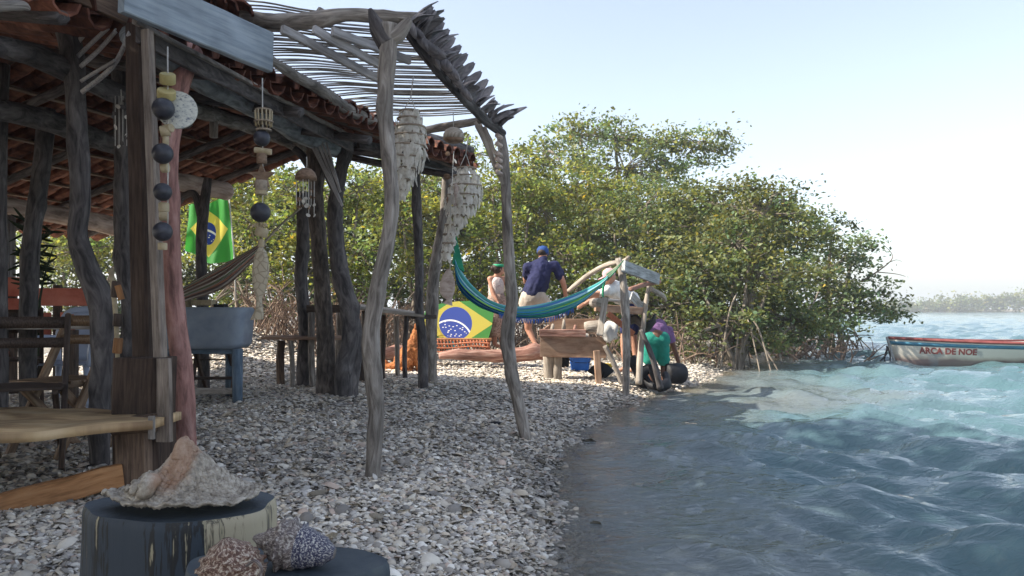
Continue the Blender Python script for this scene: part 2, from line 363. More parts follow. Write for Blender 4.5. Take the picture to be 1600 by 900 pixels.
# ---- loose shells: cupped little fans, thousands of them
m, n, L, b = nt_of('sea_shell')
at = n.new('ShaderNodeAttribute'); at.attribute_name = 'tint'; L.new(at.outputs['Color'], b.inputs['Base Color']); b.inputs['Roughness'].default_value = .6
b.inputs['Specular IOR Level'].default_value = .35
m_shell = m
PAL = 1.12*np.array([[.66, .60, .51], [.76, .71, .63], [.55, .48, .39], [.44, .395, .34], [.62, .52, .40], [.50, .46, .42], [.34, .30, .26], [.70, .61, .49], [.53, .41, .33], [.22, .20, .18]])
def shells(N, ylo, yhi, size, rings, seed, xlo=None, tl=.36):
    r = np.random.RandomState(seed)
    y = np.sqrt(r.uniform(ylo**2, yhi**2, N*3)); x = r.uniform(-.70, .62, N*3)*y
    if xlo is None: pass
    s = np.interp(y, _sy, _sx)-x
    k = (s > -.35) & (x > -8.5); x, y = x[k][:N], y[k][:N]; N = len(x)
    z = zg(x, y)+size*r.uniform(-.05, .42, N)
    a = r.uniform(0, 2*pi, N); tx = r.normal(0, tl, N); ty = r.normal(0, tl, N); flip = np.where(r.rand(N) < .22, -1, 1)
    sc = size*r.lognormal(0, .4, N).clip(.4, 2.2)*.5; el = r.uniform(.72, 1.0, N)
    # shell outline (fan) : hinge narrower
    nseg = 7; th = np.arange(nseg)*2*pi/nseg
    rr = 1-.16*np.cos(th)
    loc = [(0.12, 0, .42)]
    if rings == 2: loc += [(.62*rr[i]*cos(th[i])+.05, .62*rr[i]*sin(th[i]), .31) for i in range(nseg)]
    loc += [(rr[i]*cos(th[i]), rr[i]*sin(th[i]), 0) for i in range(nseg)]
    loc = np.array(loc); nv = len(loc)
    f = []
    for i in range(nseg):
        j = (i+1) % nseg
        f.append((0, 1+i, 1+j))
        if rings == 2: f += [(1+i, 1+nseg+i, 1+nseg+j), (1+i, 1+nseg+j, 1+j)]
    f = np.array(f)
    lx = loc[None, :, 0]*sc[:, None]; ly = loc[None, :, 1]*(sc*el)[:, None]; lz = loc[None, :, 2]*(sc*flip)[:, None]
    # tilt about x then y, then spin
    c, s_ = np.cos(tx)[:, None], np.sin(tx)[:, None]; ly, lz = ly*c-lz*s_, ly*s_+lz*c
    c, s_ = np.cos(ty)[:, None], np.sin(ty)[:, None]; lx, lz = lx*c+lz*s_, -lx*s_+lz*c
    c, s_ = np.cos(a)[:, None], np.sin(a)[:, None]; lx, ly = lx*c-ly*s_, lx*s_+ly*c
    V = np.stack([lx+x[:, None], ly+y[:, None], lz+z[:, None]], -1)
    pal = PAL[r.choice(len(PAL), N, p=[.16, .10, .15, .12, .09, .12, .09, .05, .05, .07])]*r.uniform(.8, 1.12, N)[:, None]
    pal = pal*(1+.16*np.sin(x*1.9+2*np.sin(y*.9))*np.sin(y*1.3+1.5*np.sin(x*1.1))+.10*np.sin(x*6.1+y*2)*np.sin(y*5.3-x))[:, None]
    wet = np.clip(1-(np.interp(y, _sy, _sx)-x)/.25, 0, 1)[:, None]; pal = pal*(1-.28*wet)
    tint = np.concatenate([np.repeat(pal[:, None, :], nv, 1), np.ones((N, nv, 1))], -1)
    rim = np.ones(nv); rim[0] = 1.08; rim[-nseg:] = .86; tint[..., :3] *= rim[None, :, None]
    return V, f, tint
VS = []; FS = []; TS = []; off = 0
near300 = shells(330, 2.15, 2.75, .030, 2, 99)
for args in ((1100, 1.6, 7, .055, 2, 9), (31000, 1.5, 4.2, .0255, 2, 1), (56000, 4.2, 7.5, .030, 1, 2), (54000, 7.5, 12, .035, 1, 3, None, .24), (30000, 12, 17, .042, 1, 4, None, .2)):
    V, f, t = shells(*args); N, nv = V.shape[:2]
    VS.append(V.reshape(-1, 3)); TS.append(t.reshape(-1, 4)); FS.append((f[None]+np.arange(N)[:, None, None]*nv).reshape(-1, 3)+off); off += N*nv
me = raw_mesh('loose_shells', np.concatenate(VS), np.concatenate(FS), m_shell, True, None, {'tint': ('FLOAT_COLOR', np.concatenate(TS))})
o = bpy.data.objects.new('loose_shells', me); COL.objects.link(o)
tagit(o, 'loose grey and cream sea shells covering the whole beach', 'shells', kind='stuff')
V, f, t = near300
for i in range(min(290, len(V))):
    c = V[i].mean(0)
    me = raw_mesh('shell', V[i]+np.array([0, 0, .004]), f, m_shell, True, None, {'tint': ('FLOAT_COLOR', t[i])}, c)
    o = bpy.data.objects.new('shell', me); COL.objects.link(o); o.location = c; o.parent = ground
# ================================================================ WATER
def wave(x, y):
    rg = np.random.RandomState(11); z = np.zeros_like(x)
    for k in range(38):
        lam = .16*(1.115**k)*rg.uniform(.9, 1.1); lam = min(lam, 3.2)
        a = radians(rg.normal(232, 34)); kx, ky = cos(a)*2*pi/lam, sin(a)*2*pi/lam
        amp = .0180*lam**.86*(1 if lam < 1.1 else (1.1/lam)**1.2)
        if k > 30: amp *= .6
        wob = .9*np.sin(x*.43+k)+.7*np.sin(y*.37-k*2)
        ph = kx*x+ky*y+rg.uniform(0, 6.28)+wob
        r = np.hypot(x, y); fade = np.clip(lam/(.022*r+.05), 0, 1)**1.2
        s = (1+np.sin(ph))/2
        z += amp*fade*(2*s**1.9-.8)
    return z
th = np.radians(np.linspace(-62, 80, 500)); rr = 1.4*np.exp(np.linspace(0, math.log(2600/1.4), 640))
R_, T_ = np.meshgrid(rr, th, indexing='ij'); X = R_*np.sin(T_); Y = R_*np.cos(T_)
zgr = zg(X, Y); sdist = X-np.interp(Y, _sy, _sx)
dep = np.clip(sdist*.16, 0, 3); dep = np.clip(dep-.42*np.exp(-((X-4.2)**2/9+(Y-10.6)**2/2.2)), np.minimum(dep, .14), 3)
Z = WZ+wave(X, Y)*np.clip(.12+sdist/2.2, .0, 1)+.012*np.exp(-((sdist-.25)/.18)**2)
Z = np.where(sdist < -.6, WZ-.25, Z)
idx = np.arange(X.size).reshape(X.shape)
Fq = np.stack([idx[:-1, :-1], idx[1:, :-1], idx[1:, 1:], idx[:-1, 1:]], -1)
keep = (sdist[:-1, :-1] > -.8).ravel()
Fq = Fq.reshape(-1, 4)[keep]
m, n, L, b = nt_of('sea_water')
at = n.new('ShaderNodeAttribute'); at.attribute_name = 'depth'
tc = n.new('ShaderNodeTexCoord')
nz = n.new('ShaderNodeTexNoise'); nz.inputs['Scale'].default_value = .55; nz.inputs['Detail'].default_value = 4; nz.inputs['Distortion'].default_value = 1.2; L.new(tc.outputs['Object'], nz.inputs[0])
ad = n.new('ShaderNodeMath'); ad.operation = 'MULTIPLY_ADD'; L.new(nz.outputs[0], ad.inputs[0]); ad.inputs[1].default_value = .30; ad.inputs[2].default_value = -.13
a2 = n.new('ShaderNodeMath'); a2.operation = 'ADD'; L.new(at.outputs['Fac'], a2.inputs[0]); L.new(ad.outputs[0], a2.inputs[1])
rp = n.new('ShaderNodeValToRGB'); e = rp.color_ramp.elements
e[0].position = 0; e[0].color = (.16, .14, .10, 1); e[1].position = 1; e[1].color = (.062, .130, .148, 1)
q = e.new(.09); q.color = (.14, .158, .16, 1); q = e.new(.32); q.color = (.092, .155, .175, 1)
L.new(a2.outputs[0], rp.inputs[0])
# foam near the beach line
nf = n.new('ShaderNodeTexNoise'); nf.inputs['Scale'].default_value = 22; nf.inputs['Detail'].default_value = 9; nf.inputs['Roughness'].default_value = .75; nf.inputs['Distortion'].default_value = 1.5; L.new(tc.outputs['Object'], nf.inputs[0])
at2 = n.new('ShaderNodeAttribute'); at2.attribute_name = 'foam'
fm = n.new('ShaderNodeMath'); fm.operation = 'MULTIPLY'; L.new(nf.outputs[0], fm.inputs[0]); L.new(at2.outputs['Fac'], fm.inputs[1])
fr = n.new('ShaderNodeMapRange'); fr.inputs[1].default_value = .40; fr.inputs[2].default_value = .62; fr.inputs[4].default_value = .8; L.new(fm.outputs[0], fr.inputs[0])
mx = n.new('ShaderNodeMix'); mx.data_type = 'RGBA'; L.new(fr.outputs[0], mx.inputs[0]); L.new(rp.outputs[0], mx.inputs[6]); mx.inputs[7].default_value = (.55, .6, .65, 1)
L.new(mx.outputs[2], b.inputs['Base Color'])
b.inputs['Roughness'].default_value = .05; b.inputs['IOR'].default_value = 1.33
al = n.new('ShaderNodeMapRange'); al.inputs[1].default_value = 0; al.inputs[2].default_value = .07; al.inputs[3].default_value = .5; al.inputs[4].default_value = 1
L.new(at.outputs['Fac'], al.inputs[0])
am = n.new('ShaderNodeMath'); am.operation = 'MAXIMUM'; L.new(al.outputs[0], am.inputs[0]); L.new(fr.outputs[0], am.inputs[1])
L.new(am.outputs[0], b.inputs['Alpha'])
n3 = n.new('ShaderNodeTexNoise'); n3.inputs['Scale'].default_value = 13; n3.inputs['Detail'].default_value = 6; n3.inputs['Distortion'].default_value = .8
mp = n.new('ShaderNodeMapping'); mp.inputs['Rotation'].default_value = (0, 0, radians(-35)); mp.inputs['Scale'].default_value = (.7, 1.5, 1); L.new(tc.outputs['Object'], mp.inputs[0]); L.new(mp.outputs[0], n3.inputs[0])
n4 = n.new('ShaderNodeTexNoise'); n4.inputs['Scale'].default_value = 1.6; n4.inputs['Detail'].default_value = 3; L.new(mp.outputs[0], n4.inputs[0])
b1 = n.new('ShaderNodeBump'); b1.inputs['Strength'].default_value = .7; b1.inputs['Distance'].default_value = .035; L.new(n3.outputs[0], b1.inputs['Height'])
b2 = n.new('ShaderNodeBump'); b2.inputs['Strength'].default_value = .35; b2.inputs['Distance'].default_value = .2; L.new(n4.outputs[0], b2.inputs['Height']); L.new(b1.outputs[0], b2.inputs['Normal'])
L.new(b2.outputs[0], b.inputs['Normal'])
fp = G(905, 700)
foam = .92*np.exp(-((X-fp.x-.1)**2/.06+(Y-fp.y)**2/.9))+.90*np.exp(-((sdist-.02-.06*np.sin(Y*2.3+np.sin(Y*5.1)))/.05)**2)
foam += .55*np.exp(-((X-10)**2/9+(Y-25)**2/6))
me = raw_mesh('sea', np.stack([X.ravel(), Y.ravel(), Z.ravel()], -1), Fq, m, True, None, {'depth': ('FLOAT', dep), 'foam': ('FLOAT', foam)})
o = bpy.data.objects.new('sea', me); COL.objects.link(o); o['kind'] = 'structure'
# ================================================================ FOLIAGE
def leaf_mat(name, c, tr=.38):
    m, n, L, b = nt_of(name)
    at = n.new('ShaderNodeAttribute'); at.attribute_name = 'tint'
    mx = n.new('ShaderNodeMix'); mx.data_type = 'RGBA'; mx.blend_type = 'MULTIPLY'; mx.inputs[0].default_value = 1
    mx.inputs[6].default_value = c+(1,); L.new(at.outputs['Color'], mx.inputs[7])
    L.new(mx.outputs[2], b.inputs['Base Color']); b.inputs['Roughness'].default_value = .5; b.inputs['Specular IOR Level'].default_value = .35
    t = n.new('ShaderNodeBsdfTranslucent'); g = n.new('ShaderNodeMix'); g.data_type = 'RGBA'; g.blend_type = 'MULTIPLY'; g.inputs[0].default_value = 1
    L.new(mx.outputs[2], g.inputs[6]); g.inputs[7].default_value = (1.6, 1.5, .7, 1); L.new(g.outputs[2], t.inputs[0])
    ms = n.new('ShaderNodeMixShader'); ms.inputs[0].default_value = tr; L.new(b.outputs[0], ms.inputs[1]); L.new(t.outputs[0], ms.inputs[2])
    L.new(ms.outputs[0], n['Material Output'].inputs[0]); return m
lm_y = leaf_mat('bright_leaf', (.17, .195, .078), .48)
lm_m = leaf_mat('mangrove_leaf', (.135, .16, .08), .38)
lm_d = leaf_mat('deep_leaf', (.105, .14, .08), .35)
lm_s = leaf_mat('olive_leaf', (.15, .185, .10), .42)
def leaves(blobs, size, dens, seed, m, name, parent, clump=.30, flatten=.55):
    """blobs: (px, py, d, rxpx, rypx[, depth factor]) -> small folded leaves in clumps"""
    r = np.random.RandomState(seed); C = []; TW = []
    for bl in blobs:
        px, py, d, rx, ry = bl[:5]; kz = bl[5] if len(bl) > 5 else .8
        c = np.array(P(px, py, d)); rx, rz = rx*d/F, ry*d/F; ryd = rx*kz
        nc = max(5, int(dens*(rx*rz+rx*ryd+ryd*rz)/3/(clump**2)*6.5))
        u = r.normal(size=(nc, 3)); u /= np.linalg.norm(u, axis=1)[:, None]
        rad = r.uniform(.25, 1, nc)**.45*r.uniform(.80, 1.13, nc)
        C.append(c+u*rad[:, None]*np.array([rx, ryd, rz]))
        TW.append(np.repeat(c[None], nc, 0))
    C = np.concatenate(C); TW = np.concatenate(TW); nc = len(C)
    per = int(44*(clump/.3)**1.6*(0.1/size)**1.3)
    cs = clump*r.lognormal(0, .35, nc)
    pos = np.repeat(C, per, 0)+np.clip(r.normal(size=(nc*per, 3)), -1.7, 1.7)*np.repeat(cs, per)[:, None]*np.array([.62, .62, .62*flatten])
    N = len(pos); sz = size*r.uniform(.6, 1.25, N)
    dirv = r.normal(size=(N, 3)); dirv[:, 2] = dirv[:, 2]*.6+.15; dirv /= np.linalg.norm(dirv, axis=1)[:, None]
    up = r.normal(size=(N, 3))*.7+np.array([0, 0, 1.]); sd = np.cross(dirv, up); sd /= np.linalg.norm(sd, axis=1)[:, None]+1e-9
    nn = np.cross(sd, dirv)
    wd = .24+.10*r.rand(N)
    V = np.stack([pos-dirv*sz[:, None]*.5, pos+sd*(sz*wd)[:, None]+nn*(sz*.08)[:, None], pos+dirv*sz[:, None]*.5, pos-sd*(sz*wd)[:, None]+nn*(sz*.08)[:, None]], 1).reshape(-1, 3)
    k = np.arange(N)*4
    Fc = np.concatenate([np.stack([k, k+1, k+2], -1), np.stack([k, k+2, k+3], -1)])
    cl = np.repeat(r.uniform(.42, 1.55, nc), per)*r.uniform(.75, 1.25, N)
    hue = np.repeat(r.uniform(0, 1, nc), per)*.6+r.rand(N)*.4
    t = np.stack([cl*(.66+.66*hue), cl, cl*(1.1-.5*hue), np.ones(N)], -1)
    old = r.rand(N) < .02; t[old, :3] *= np.array([1.8, 1.3, .8])
    t = np.repeat(t, 4, 0)
    org = ORG[parent.name] if parent is not None else Vector((0, 0, 0))
    me = raw_mesh(name, V, Fc, m, False, None, {'tint': ('FLOAT_COLOR', t)}, org)
    o = bpy.data.objects.new(name, me); COL.objects.link(o)
    if parent is not None: o.parent = parent
    ORG[o.name] = org
    return o, C, TW
def tree(name, base, blobs, size, dens, m, label, cat='tree', stems=3, trunkr=.07, seed=1, clump=.30, props=10, twigs=60, lean=.5, group=None, straight=False):
    r = random.Random(seed)
    t = thing(name, (base.x, base.y, gz(base.x, base.y)), label, cat, group)
    cr, C, TW = leaves(blobs, size, dens, seed, m, 'crown', t, clump)
    B = ORG[t.name]; cens = [P(b[0], b[1], b[2]) for b in blobs]
    hubs = []
    for s in range(max(stems, 1)):
        tg = cens[s % len(cens)]
        st = B+Vector((r.uniform(-.35, .35), r.uniform(-.3, .3), -.1)) if stems > 1 else B+Vector((0, 0, -.1))
        mid = st.lerp(tg, .45)+Vector((r.uniform(-.3, .3)*lean, r.uniform(-.3, .3)*lean, r.uniform(-.1, .25)))
        m2 = st.lerp(tg, .2)+Vector((r.uniform(-.2, .2)*lean, r.uniform(-.2, .2)*lean, .1))
        g = tube([st, m2, mid, tg], [trunkr*1.25, trunkr, trunkr*.75, trunkr*.35], 8, 5, .10, rnd=seed+s)
        obj('trunk', g, m_trunk, t); hubs += [mid, tg, m2]
    geo = []
    for c in cens:
        h = min(hubs, key=lambda q: (q-c).length)
        if (h-c).length > .3:
            geo.append(tube([h, h.lerp(c, .5)+Vector((r.uniform(-.25, .25), r.uniform(-.25, .25), r.uniform(-.15, .3))), c], [trunkr*.5, trunkr*.38, trunkr*.2], 6, 4, .08, rnd=r.randint(0, 999)))
    pick = list(range(len(C))); r.shuffle(pick)
    for i in pick[:twigs]:
        c = Vector(C[i]); h = Vector(TW[i])
        s = h.lerp(c, r.uniform(0, .3)); md = s.lerp(c, .5)+Vector((r.uniform(-.2, .2), r.uniform(-.2, .2), r.uniform(-.2, .1)))
        geo.append(tube([s, md, c], [trunkr*.22, trunkr*.16, .006], 4, 2, 0))
    if geo: obj('branches', geo, m_trunk, t, kind='stuff')
    geo = []
    for i in range(props):
        a = r.uniform(0, 2*pi); hgt = r.uniform(.4, 1.5); q = r.uniform(.5, 1.4)
        s = B+Vector((r.uniform(-.3, .3), r.uniform(-.3, .3), hgt)); e = B+Vector((cos(a)*q, sin(a)*q, 0))
        e.z = gz(e.x, e.y)-.1
        geo.append(tube([s, s.lerp(e, .45)+Vector((0, 0, .28)), e], [.022, .018, .013], 5, 4, .05))
    if geo: obj('prop_roots', geo, m_trunk, t, kind='stuff')
    return t
def bp_(px, py, d):   # a base point on the ground under a pixel column at depth d
    p = P(px, py, d); return Vector((p.x, p.y, gz(p.x, p.y)))
# ---- named, individually shaped trees (right to left)
tree('umbrella_tree', bp_(985, 500, 25), [(905, 212, 25, 62, 34), (850, 235, 25, 36, 22), (960, 215, 25.5, 55, 28), (1035, 228, 25, 52, 26), (1090, 222, 25, 55, 24), (1135, 242, 25, 32, 18), (975, 262, 25, 90, 30), (1070, 262, 25, 45, 14), (880, 262, 24, 60, 25)], .14, .85, lm_s,
     'tallest tree with flat grey green crown rising above the mangroves', stems=3, trunkr=.10, seed=3, clump=.42, props=0, twigs=120)
tree('mangrove_tree', bp_(1145, 575, 15.4), [(1195, 335, 17, 70, 42), (1150, 380, 16.5, 85, 45), (1245, 365, 17, 55, 40), (1225, 310, 17.5, 45, 25), (1100, 430, 16, 80, 48), (1200, 440, 16, 100, 45), (1120, 500, 15.5, 75, 30), (1235, 500, 16.5, 80, 28), (1080, 530, 15, 40, 22), (1180, 535, 16, 60, 14), (1160, 290, 17.5, 40, 16), (1120, 325, 18, 60, 34), (1075, 310, 18.5, 45, 26)], .105, .95, lm_m,
     'large leaning mangrove with pale forked trunk at the water edge', stems=2, trunkr=.10, seed=5, clump=.28, props=14, twigs=150)
tree('mangrove_tree', bp_(1300, 520, 22), [(1300, 355, 21, 45, 30), (1335, 395, 22, 40, 32), (1290, 420, 21, 70, 40), (1350, 450, 22, 42, 28), (1310, 480, 21, 70, 26), (1385, 485, 22, 48, 16), (1250, 510, 20, 60, 26), (1310, 515, 20, 45, 14), (1215, 530, 18, 45, 12)], .13, .95, lm_d,
     'dark green mangrove farthest right reaching low over the water', stems=3, trunkr=.08, seed=9, clump=.34, props=12, twigs=60)
tree('mangrove_tree', bp_(1020, 560, 17), [(1010, 320, 19, 75, 40), (1065, 345, 18.5, 50, 30), (960, 365, 17.5, 65, 38), (1040, 410, 16.5, 75, 42), (1050, 480, 16, 85, 45), (975, 440, 16.5, 60, 40), (1000, 530, 16, 70, 28), (1085, 355, 18, 60, 40), (1035, 290, 20, 50, 24)], .105, .9, lm_m,
     'broad mangrove behind the driftwood shelter', stems=4, trunkr=.06, seed=12, clump=.28, props=16, twigs=90)
tree('mangrove_tree', bp_(890, 540, 18), [(900, 290, 20, 70, 36), (850, 330, 18, 62, 40), (925, 330, 18.5, 60, 36), (880, 400, 17, 62, 42), (910, 460, 16.5, 55, 38), (950, 300, 20, 50, 25)], .11, .9, lm_y,
     'bright green mangrove behind the man in the navy shirt', stems=4, trunkr=.05, seed=15, clump=.28, props=14, twigs=90)
tree('mangrove_tree', bp_(800, 540, 17.5), [(810, 262, 19, 55, 34), (770, 300, 17.5, 55, 42), (830, 300, 18, 50, 34), (775, 370, 16.5, 55, 42), (750, 440, 16, 50, 38), (830, 440, 16.5, 45, 36), (735, 240, 19, 40, 24)], .11, .85, lm_y,
     'light green mangrove behind the woman in the visor', stems=4, trunkr=.05, seed=18, clump=.27, props=16, twigs=90)
tree('mangrove_tree', bp_(650, 540, 15.5), [(665, 285, 17, 55, 42), (690, 340, 16, 50, 40), (630, 350, 15.5, 58, 44), (665, 420, 15, 60, 38), (600, 300, 16, 50, 42), (625, 265, 18, 45, 26)], .10, .85, lm_y,
     'leafy mangrove between the table and the painted flag board', stems=4, trunkr=.05, seed=21, clump=.25, props=18, twigs=110)
tree('mangrove_tree', bp_(530, 530, 14), [(560, 300, 14.5, 45, 45), (510, 300, 14.5, 50, 45), (560, 390, 13.5, 50, 45), (500, 390, 13.5, 48, 42), (450, 300, 14, 42, 42), (450, 370, 13.5, 40, 36), (560, 450, 13.5, 45, 26)], .085, .85, lm_y,
     'yellow green mangrove behind the clustered hut posts', stems=4, trunkr=.045, seed=24, clump=.22, props=18, twigs=110)
tree('mangrove_tree', bp_(390, 520, 14.5), [(400, 285, 15, 50, 42), (345, 300, 15, 48, 40), (395, 350, 14, 48, 42), (420, 425, 13.8, 45, 30), (300, 350, 15, 45, 40), (340, 400, 14.5, 45, 30)], .085, .85, lm_y,
     'yellow green mangrove behind the brazilian cloth flag', stems=4, trunkr=.045, seed=27, clump=.22, props=16, twigs=100)
tree('mangrove_tree', bp_(140, 480, 17), [(190, 385, 17, 60, 34), (120, 390, 17, 60, 34), (160, 340, 17, 70, 30), (240, 380, 16, 50, 36), (60, 380, 17.5, 60, 34)], .10, .62, lm_y,
     'sunlit thin mangrove seen through the back of the hut', stems=4, trunkr=.05, seed=30, clump=.24, props=8, twigs=90)
_t = [q for q in bpy.data.objects if q.get('label', '').startswith('large leaning mangrove')][0]
for pts, r_ in (([(1147, 585, 14.6), (1143, 560, 14.6), (1128, 520, 14.6), (1108, 478, 14.8), (1095, 440, 15.2)], .075), ([(1152, 585, 14.7), (1158, 545, 14.7), (1180, 500, 14.8), (1196, 462, 14.9), (1214, 410, 15.6)], .07), ([(1158, 548, 14.7), (1162, 490, 14.9), (1168, 430, 15.4), (1180, 370, 16)], .055)):
    obj('trunk', tube([P(x_, y_, d_+.7) for x_, y_, d_ in pts], [r_*.8, r_*.75, r_*.6, r_*.45, r_*.3][:len(pts)], 9, 6, .08), m_trunk, _t)
# second row filling behind
bk = [(1180, 430, 23, lm_d, 'second row mangrove behind the leaning waterside tree'), (1060, 440, 24, lm_d, 'second row mangrove below the tall flat crowned tree'), (940, 420, 24, lm_m, 'second row mangrove above the box table'),
      (830, 400, 24, lm_m, 'second row mangrove behind the thin right pergola post'), (720, 400, 23, lm_m, 'second row mangrove behind the hanging shell chandeliers'), (610, 400, 22, lm_m, 'second row mangrove behind the tall pergola post'),
      (500, 400, 21, lm_m, 'second row mangrove behind the hut post cluster'), (390, 400, 21, lm_m, 'second row mangrove behind the wooden fish'), (280, 400, 22, lm_m, 'second row mangrove left of the cloth flag'), (120, 430, 24, lm_m, 'second row mangrove behind the grey sheet wall')]
for i, (px, py, d, m, lb) in enumerate(bk):
    tree('mangrove_tree', bp_(px, 520, d), [(px-30, py-90, d, 65, 40), (px+35, py-70, d, 60, 40), (px, py, d, 75, 50), (px+20, py+65, d, 75, 40), (px-15, py-35, d+.8, 70, 30)], .15, 1.35, m, lb, stems=3, trunkr=.06, seed=60+i, clump=.36, props=6, twigs=25)
# trees added outside the frame to cast shade on the beach, water and hut
def shade(x, y, h, r, seed, lb):
    t = thing('added_shade_tree', (x, y, gz(x, y)), lb, 'tree')
    rg = np.random.RandomState(seed); org = ORG[t.name]
    n_ = int(9000*(r/2)**2*(.55 if h > 6 else .6)); u = rg.normal(size=(n_, 3)); u /= np.linalg.norm(u, axis=1)[:, None]; u *= rg.rand(n_, 1)**.35
    pos = np.array([x, y, h])+u*np.array([r, r, r*.75]); d = rg.normal(size=(n_, 3)); d /= np.linalg.norm(d, axis=1)[:, None]; s = np.cross(d, rg.normal(size=(n_, 3))); s /= np.linalg.norm(s, axis=1)[:, None]
    V = np.stack([pos-d*.12, pos+s*.05, pos+d*.12, pos-s*.05], 1).reshape(-1, 3); k = np.arange(n_)*4
    Fc = np.stack([k, k+1, k+2, k+3], -1); tt = np.ones((n_*4, 4))
    me = raw_mesh('crown', V, Fc, lm_m, False, None, {'tint': ('FLOAT_COLOR', tt)}, org); o = bpy.data.objects.new('crown', me); COL.objects.link(o); o.parent = t
    obj('trunk', tube([(x, y, gz(x, y)-.1), (x+.1, y, h*.5), (x, y, h)], [.14, .11, .05], 8, 4, .08), m_trunk, t)
shade(-5.2, .2, 3.2, 2.0, 1, 'broad unseen tree added for shade, standing left of the stump table'); shade(-7.5, 2.4, 3.6, 2.2, 2, 'broad unseen tree added for shade beside the hut wall'); shade(-4.0, -2.6, 3.4, 1.9, 3, 'round unseen tree added for shade behind the viewer')
shade(-10, 5.5, 3.6, 2.4, 4, 'dense unseen tree added for shade left of the hut roof'); shade(-3.6, -.5, 3.7, 1.7, 5, 'unseen tree added for shade nearest the stump table'); shade(-6.4, 4.6, 6.9, 2.3, 6, 'tall unseen tree added for shade, its crown hanging over the hut roof'); shade(-6.2, .8, 6.8, 2.5, 7, 'tall unseen tree added for shade in the gap left of the hut front'); shade(-6.5, -3.0, 6.4, 2.5, 8, 'tall unseen tree added for shade well behind the stump table')
# understorey: tangled dead twigs and arching roots at the foot of the mangroves
def thicket(x0, x1, d0, d1, zlo, zhi, n_, seed, lb, r0=.012):
    r = random.Random(seed); geo = []
    for i in range(n_):
        d = r.uniform(d0, d1); p = P(r.uniform(x0, x1), 500, d); z0 = gz(p.x, p.y)
        s = Vector((p.x, p.y, z0-.05)); a = r.uniform(0, 2*pi); l = r.uniform(.3, 1.0); h = r.uniform(zlo, zhi)
        e = s+Vector((cos(a)*l, sin(a)*l*.7, h)); md = s.lerp(e, .5)+Vector((r.uniform(-.25, .25), r.uniform(-.2, .2), r.uniform(0, .3)))
        geo.append(tube([s, md, e], [r0*r.uniform(.6, 1.5), r0*.8, r0*.35], 4, 3, 0))
        for k in range(2):
            e2 = md+Vector((r.uniform(-.4, .4), r.uniform(-.3, .3), r.uniform(-.1, .45))); geo.append(tube([md, md.lerp(e2, .5)+Vector((0, 0, .08)), e2], [r0*.6, r0*.45, r0*.2], 3, 2, 0))
    o = obj('thicket', geo, m_twig); tagit(o, lb, 'undergrowth', kind='stuff'); return o
thicket(395, 640, 12.3, 14.5, .3, 1.1, 260, 1, 'tangle of dead brown twigs behind the bench and table')
thicket(640, 860, 15.2, 16.9, .3, 1.0, 120, 2, 'tangle of twigs behind the painted flag board')
thicket(850, 1130, 14.3, 17.0, .2, .9, 130, 3, 'bare roots and twigs under the mangroves behind the driftwood shelter', .015)
thicket(1170, 1330, 17.5, 22, .2, .7, 50, 4, 'bare roots standing in the shallow water below the mangroves', .02)
# dead branch at far right tip
o = obj('dead_branch', [tube([P(1345, 440, 22), P(1370, 425, 22), P(1395, 402, 22), P(1378, 380, 22)], [.03, .022, .012, .006], 5, 4), tube([P(1370, 425, 22), P(1400, 428, 22), P(1415, 432, 22)], [.015, .010, .005], 4, 3),
                       tube([P(1385, 412, 22), P(1400, 406, 22), P(1410, 409, 22)], [.012, .008, .004], 4, 3)], m_twig)
tagit(o, 'bare grey branch sticking out of the farthest right mangrove', 'branch')
# pale forked limb on leaning mangrove
# ================================================================ FAR SHORE
V = []; Fc = []
xs = np.linspace(60, 600, 90)
fs = grid(lambda u, v: (60+540*u, 286+v*160, WZ-.3+(.9+.5*sin(u*40))*min(1, v*9)), 60, 8)
o = obj('far_shore', fs, mat('far_mud', [(.20, .17, .12), (.30, .26, .19)], (1, 1, 1), 'Object', .9, 0), base=(60, 286, -1)); o['kind'] = 'structure'
r = np.random.RandomState(5); bl = []
for i in range(110):
    px = 1385+i*4.2+r.uniform(-3, 3); top = np.interp(px, [1385, 1450, 1520, 1600, 1700, 1900], [474, 470, 464, 459, 455, 450])+r.uniform(-1.5, 2.5)
    cy = (top+487)/2; bl.append((px, cy, 290+r.uniform(0, 8), r.uniform(6, 12), (487-top)/2*1.05, .6))
lm_f = leaf_mat('far_leaf', (.15, .17, .05), .3)
far = thing('far_treeline', (140, 288, -.2), 'low hazy line of mangroves on the far shore', 'tree line', kind='stuff')
leaves(bl, 1.0, .45, 77, lm_f, 'far_foliage', far, clump=1.7, flatten=.9)
bpy.data.objects['far_foliage']['kind'] = 'stuff'
# ================================================================ THE HUT
def R(s, t, z=0): return Vector((-1.95+.334*s-.943*t, 5.2+.943*s+.334*t, z))
def zr(t, s=0):
    z = 2.52+.48*t/1.9 if t < 1.9 else 3.00-.285*(t-1.9)
    z += .04*max(0, s-1)*max(0, 1-t/1.9)
    return z+.03*sin(s*1.3)
hut = thing('beach_hut', (-4.2, 6.0, gz(-4.2, 6.0)), 'open beach hut of crooked poles with a clay tiled roof', 'hut')
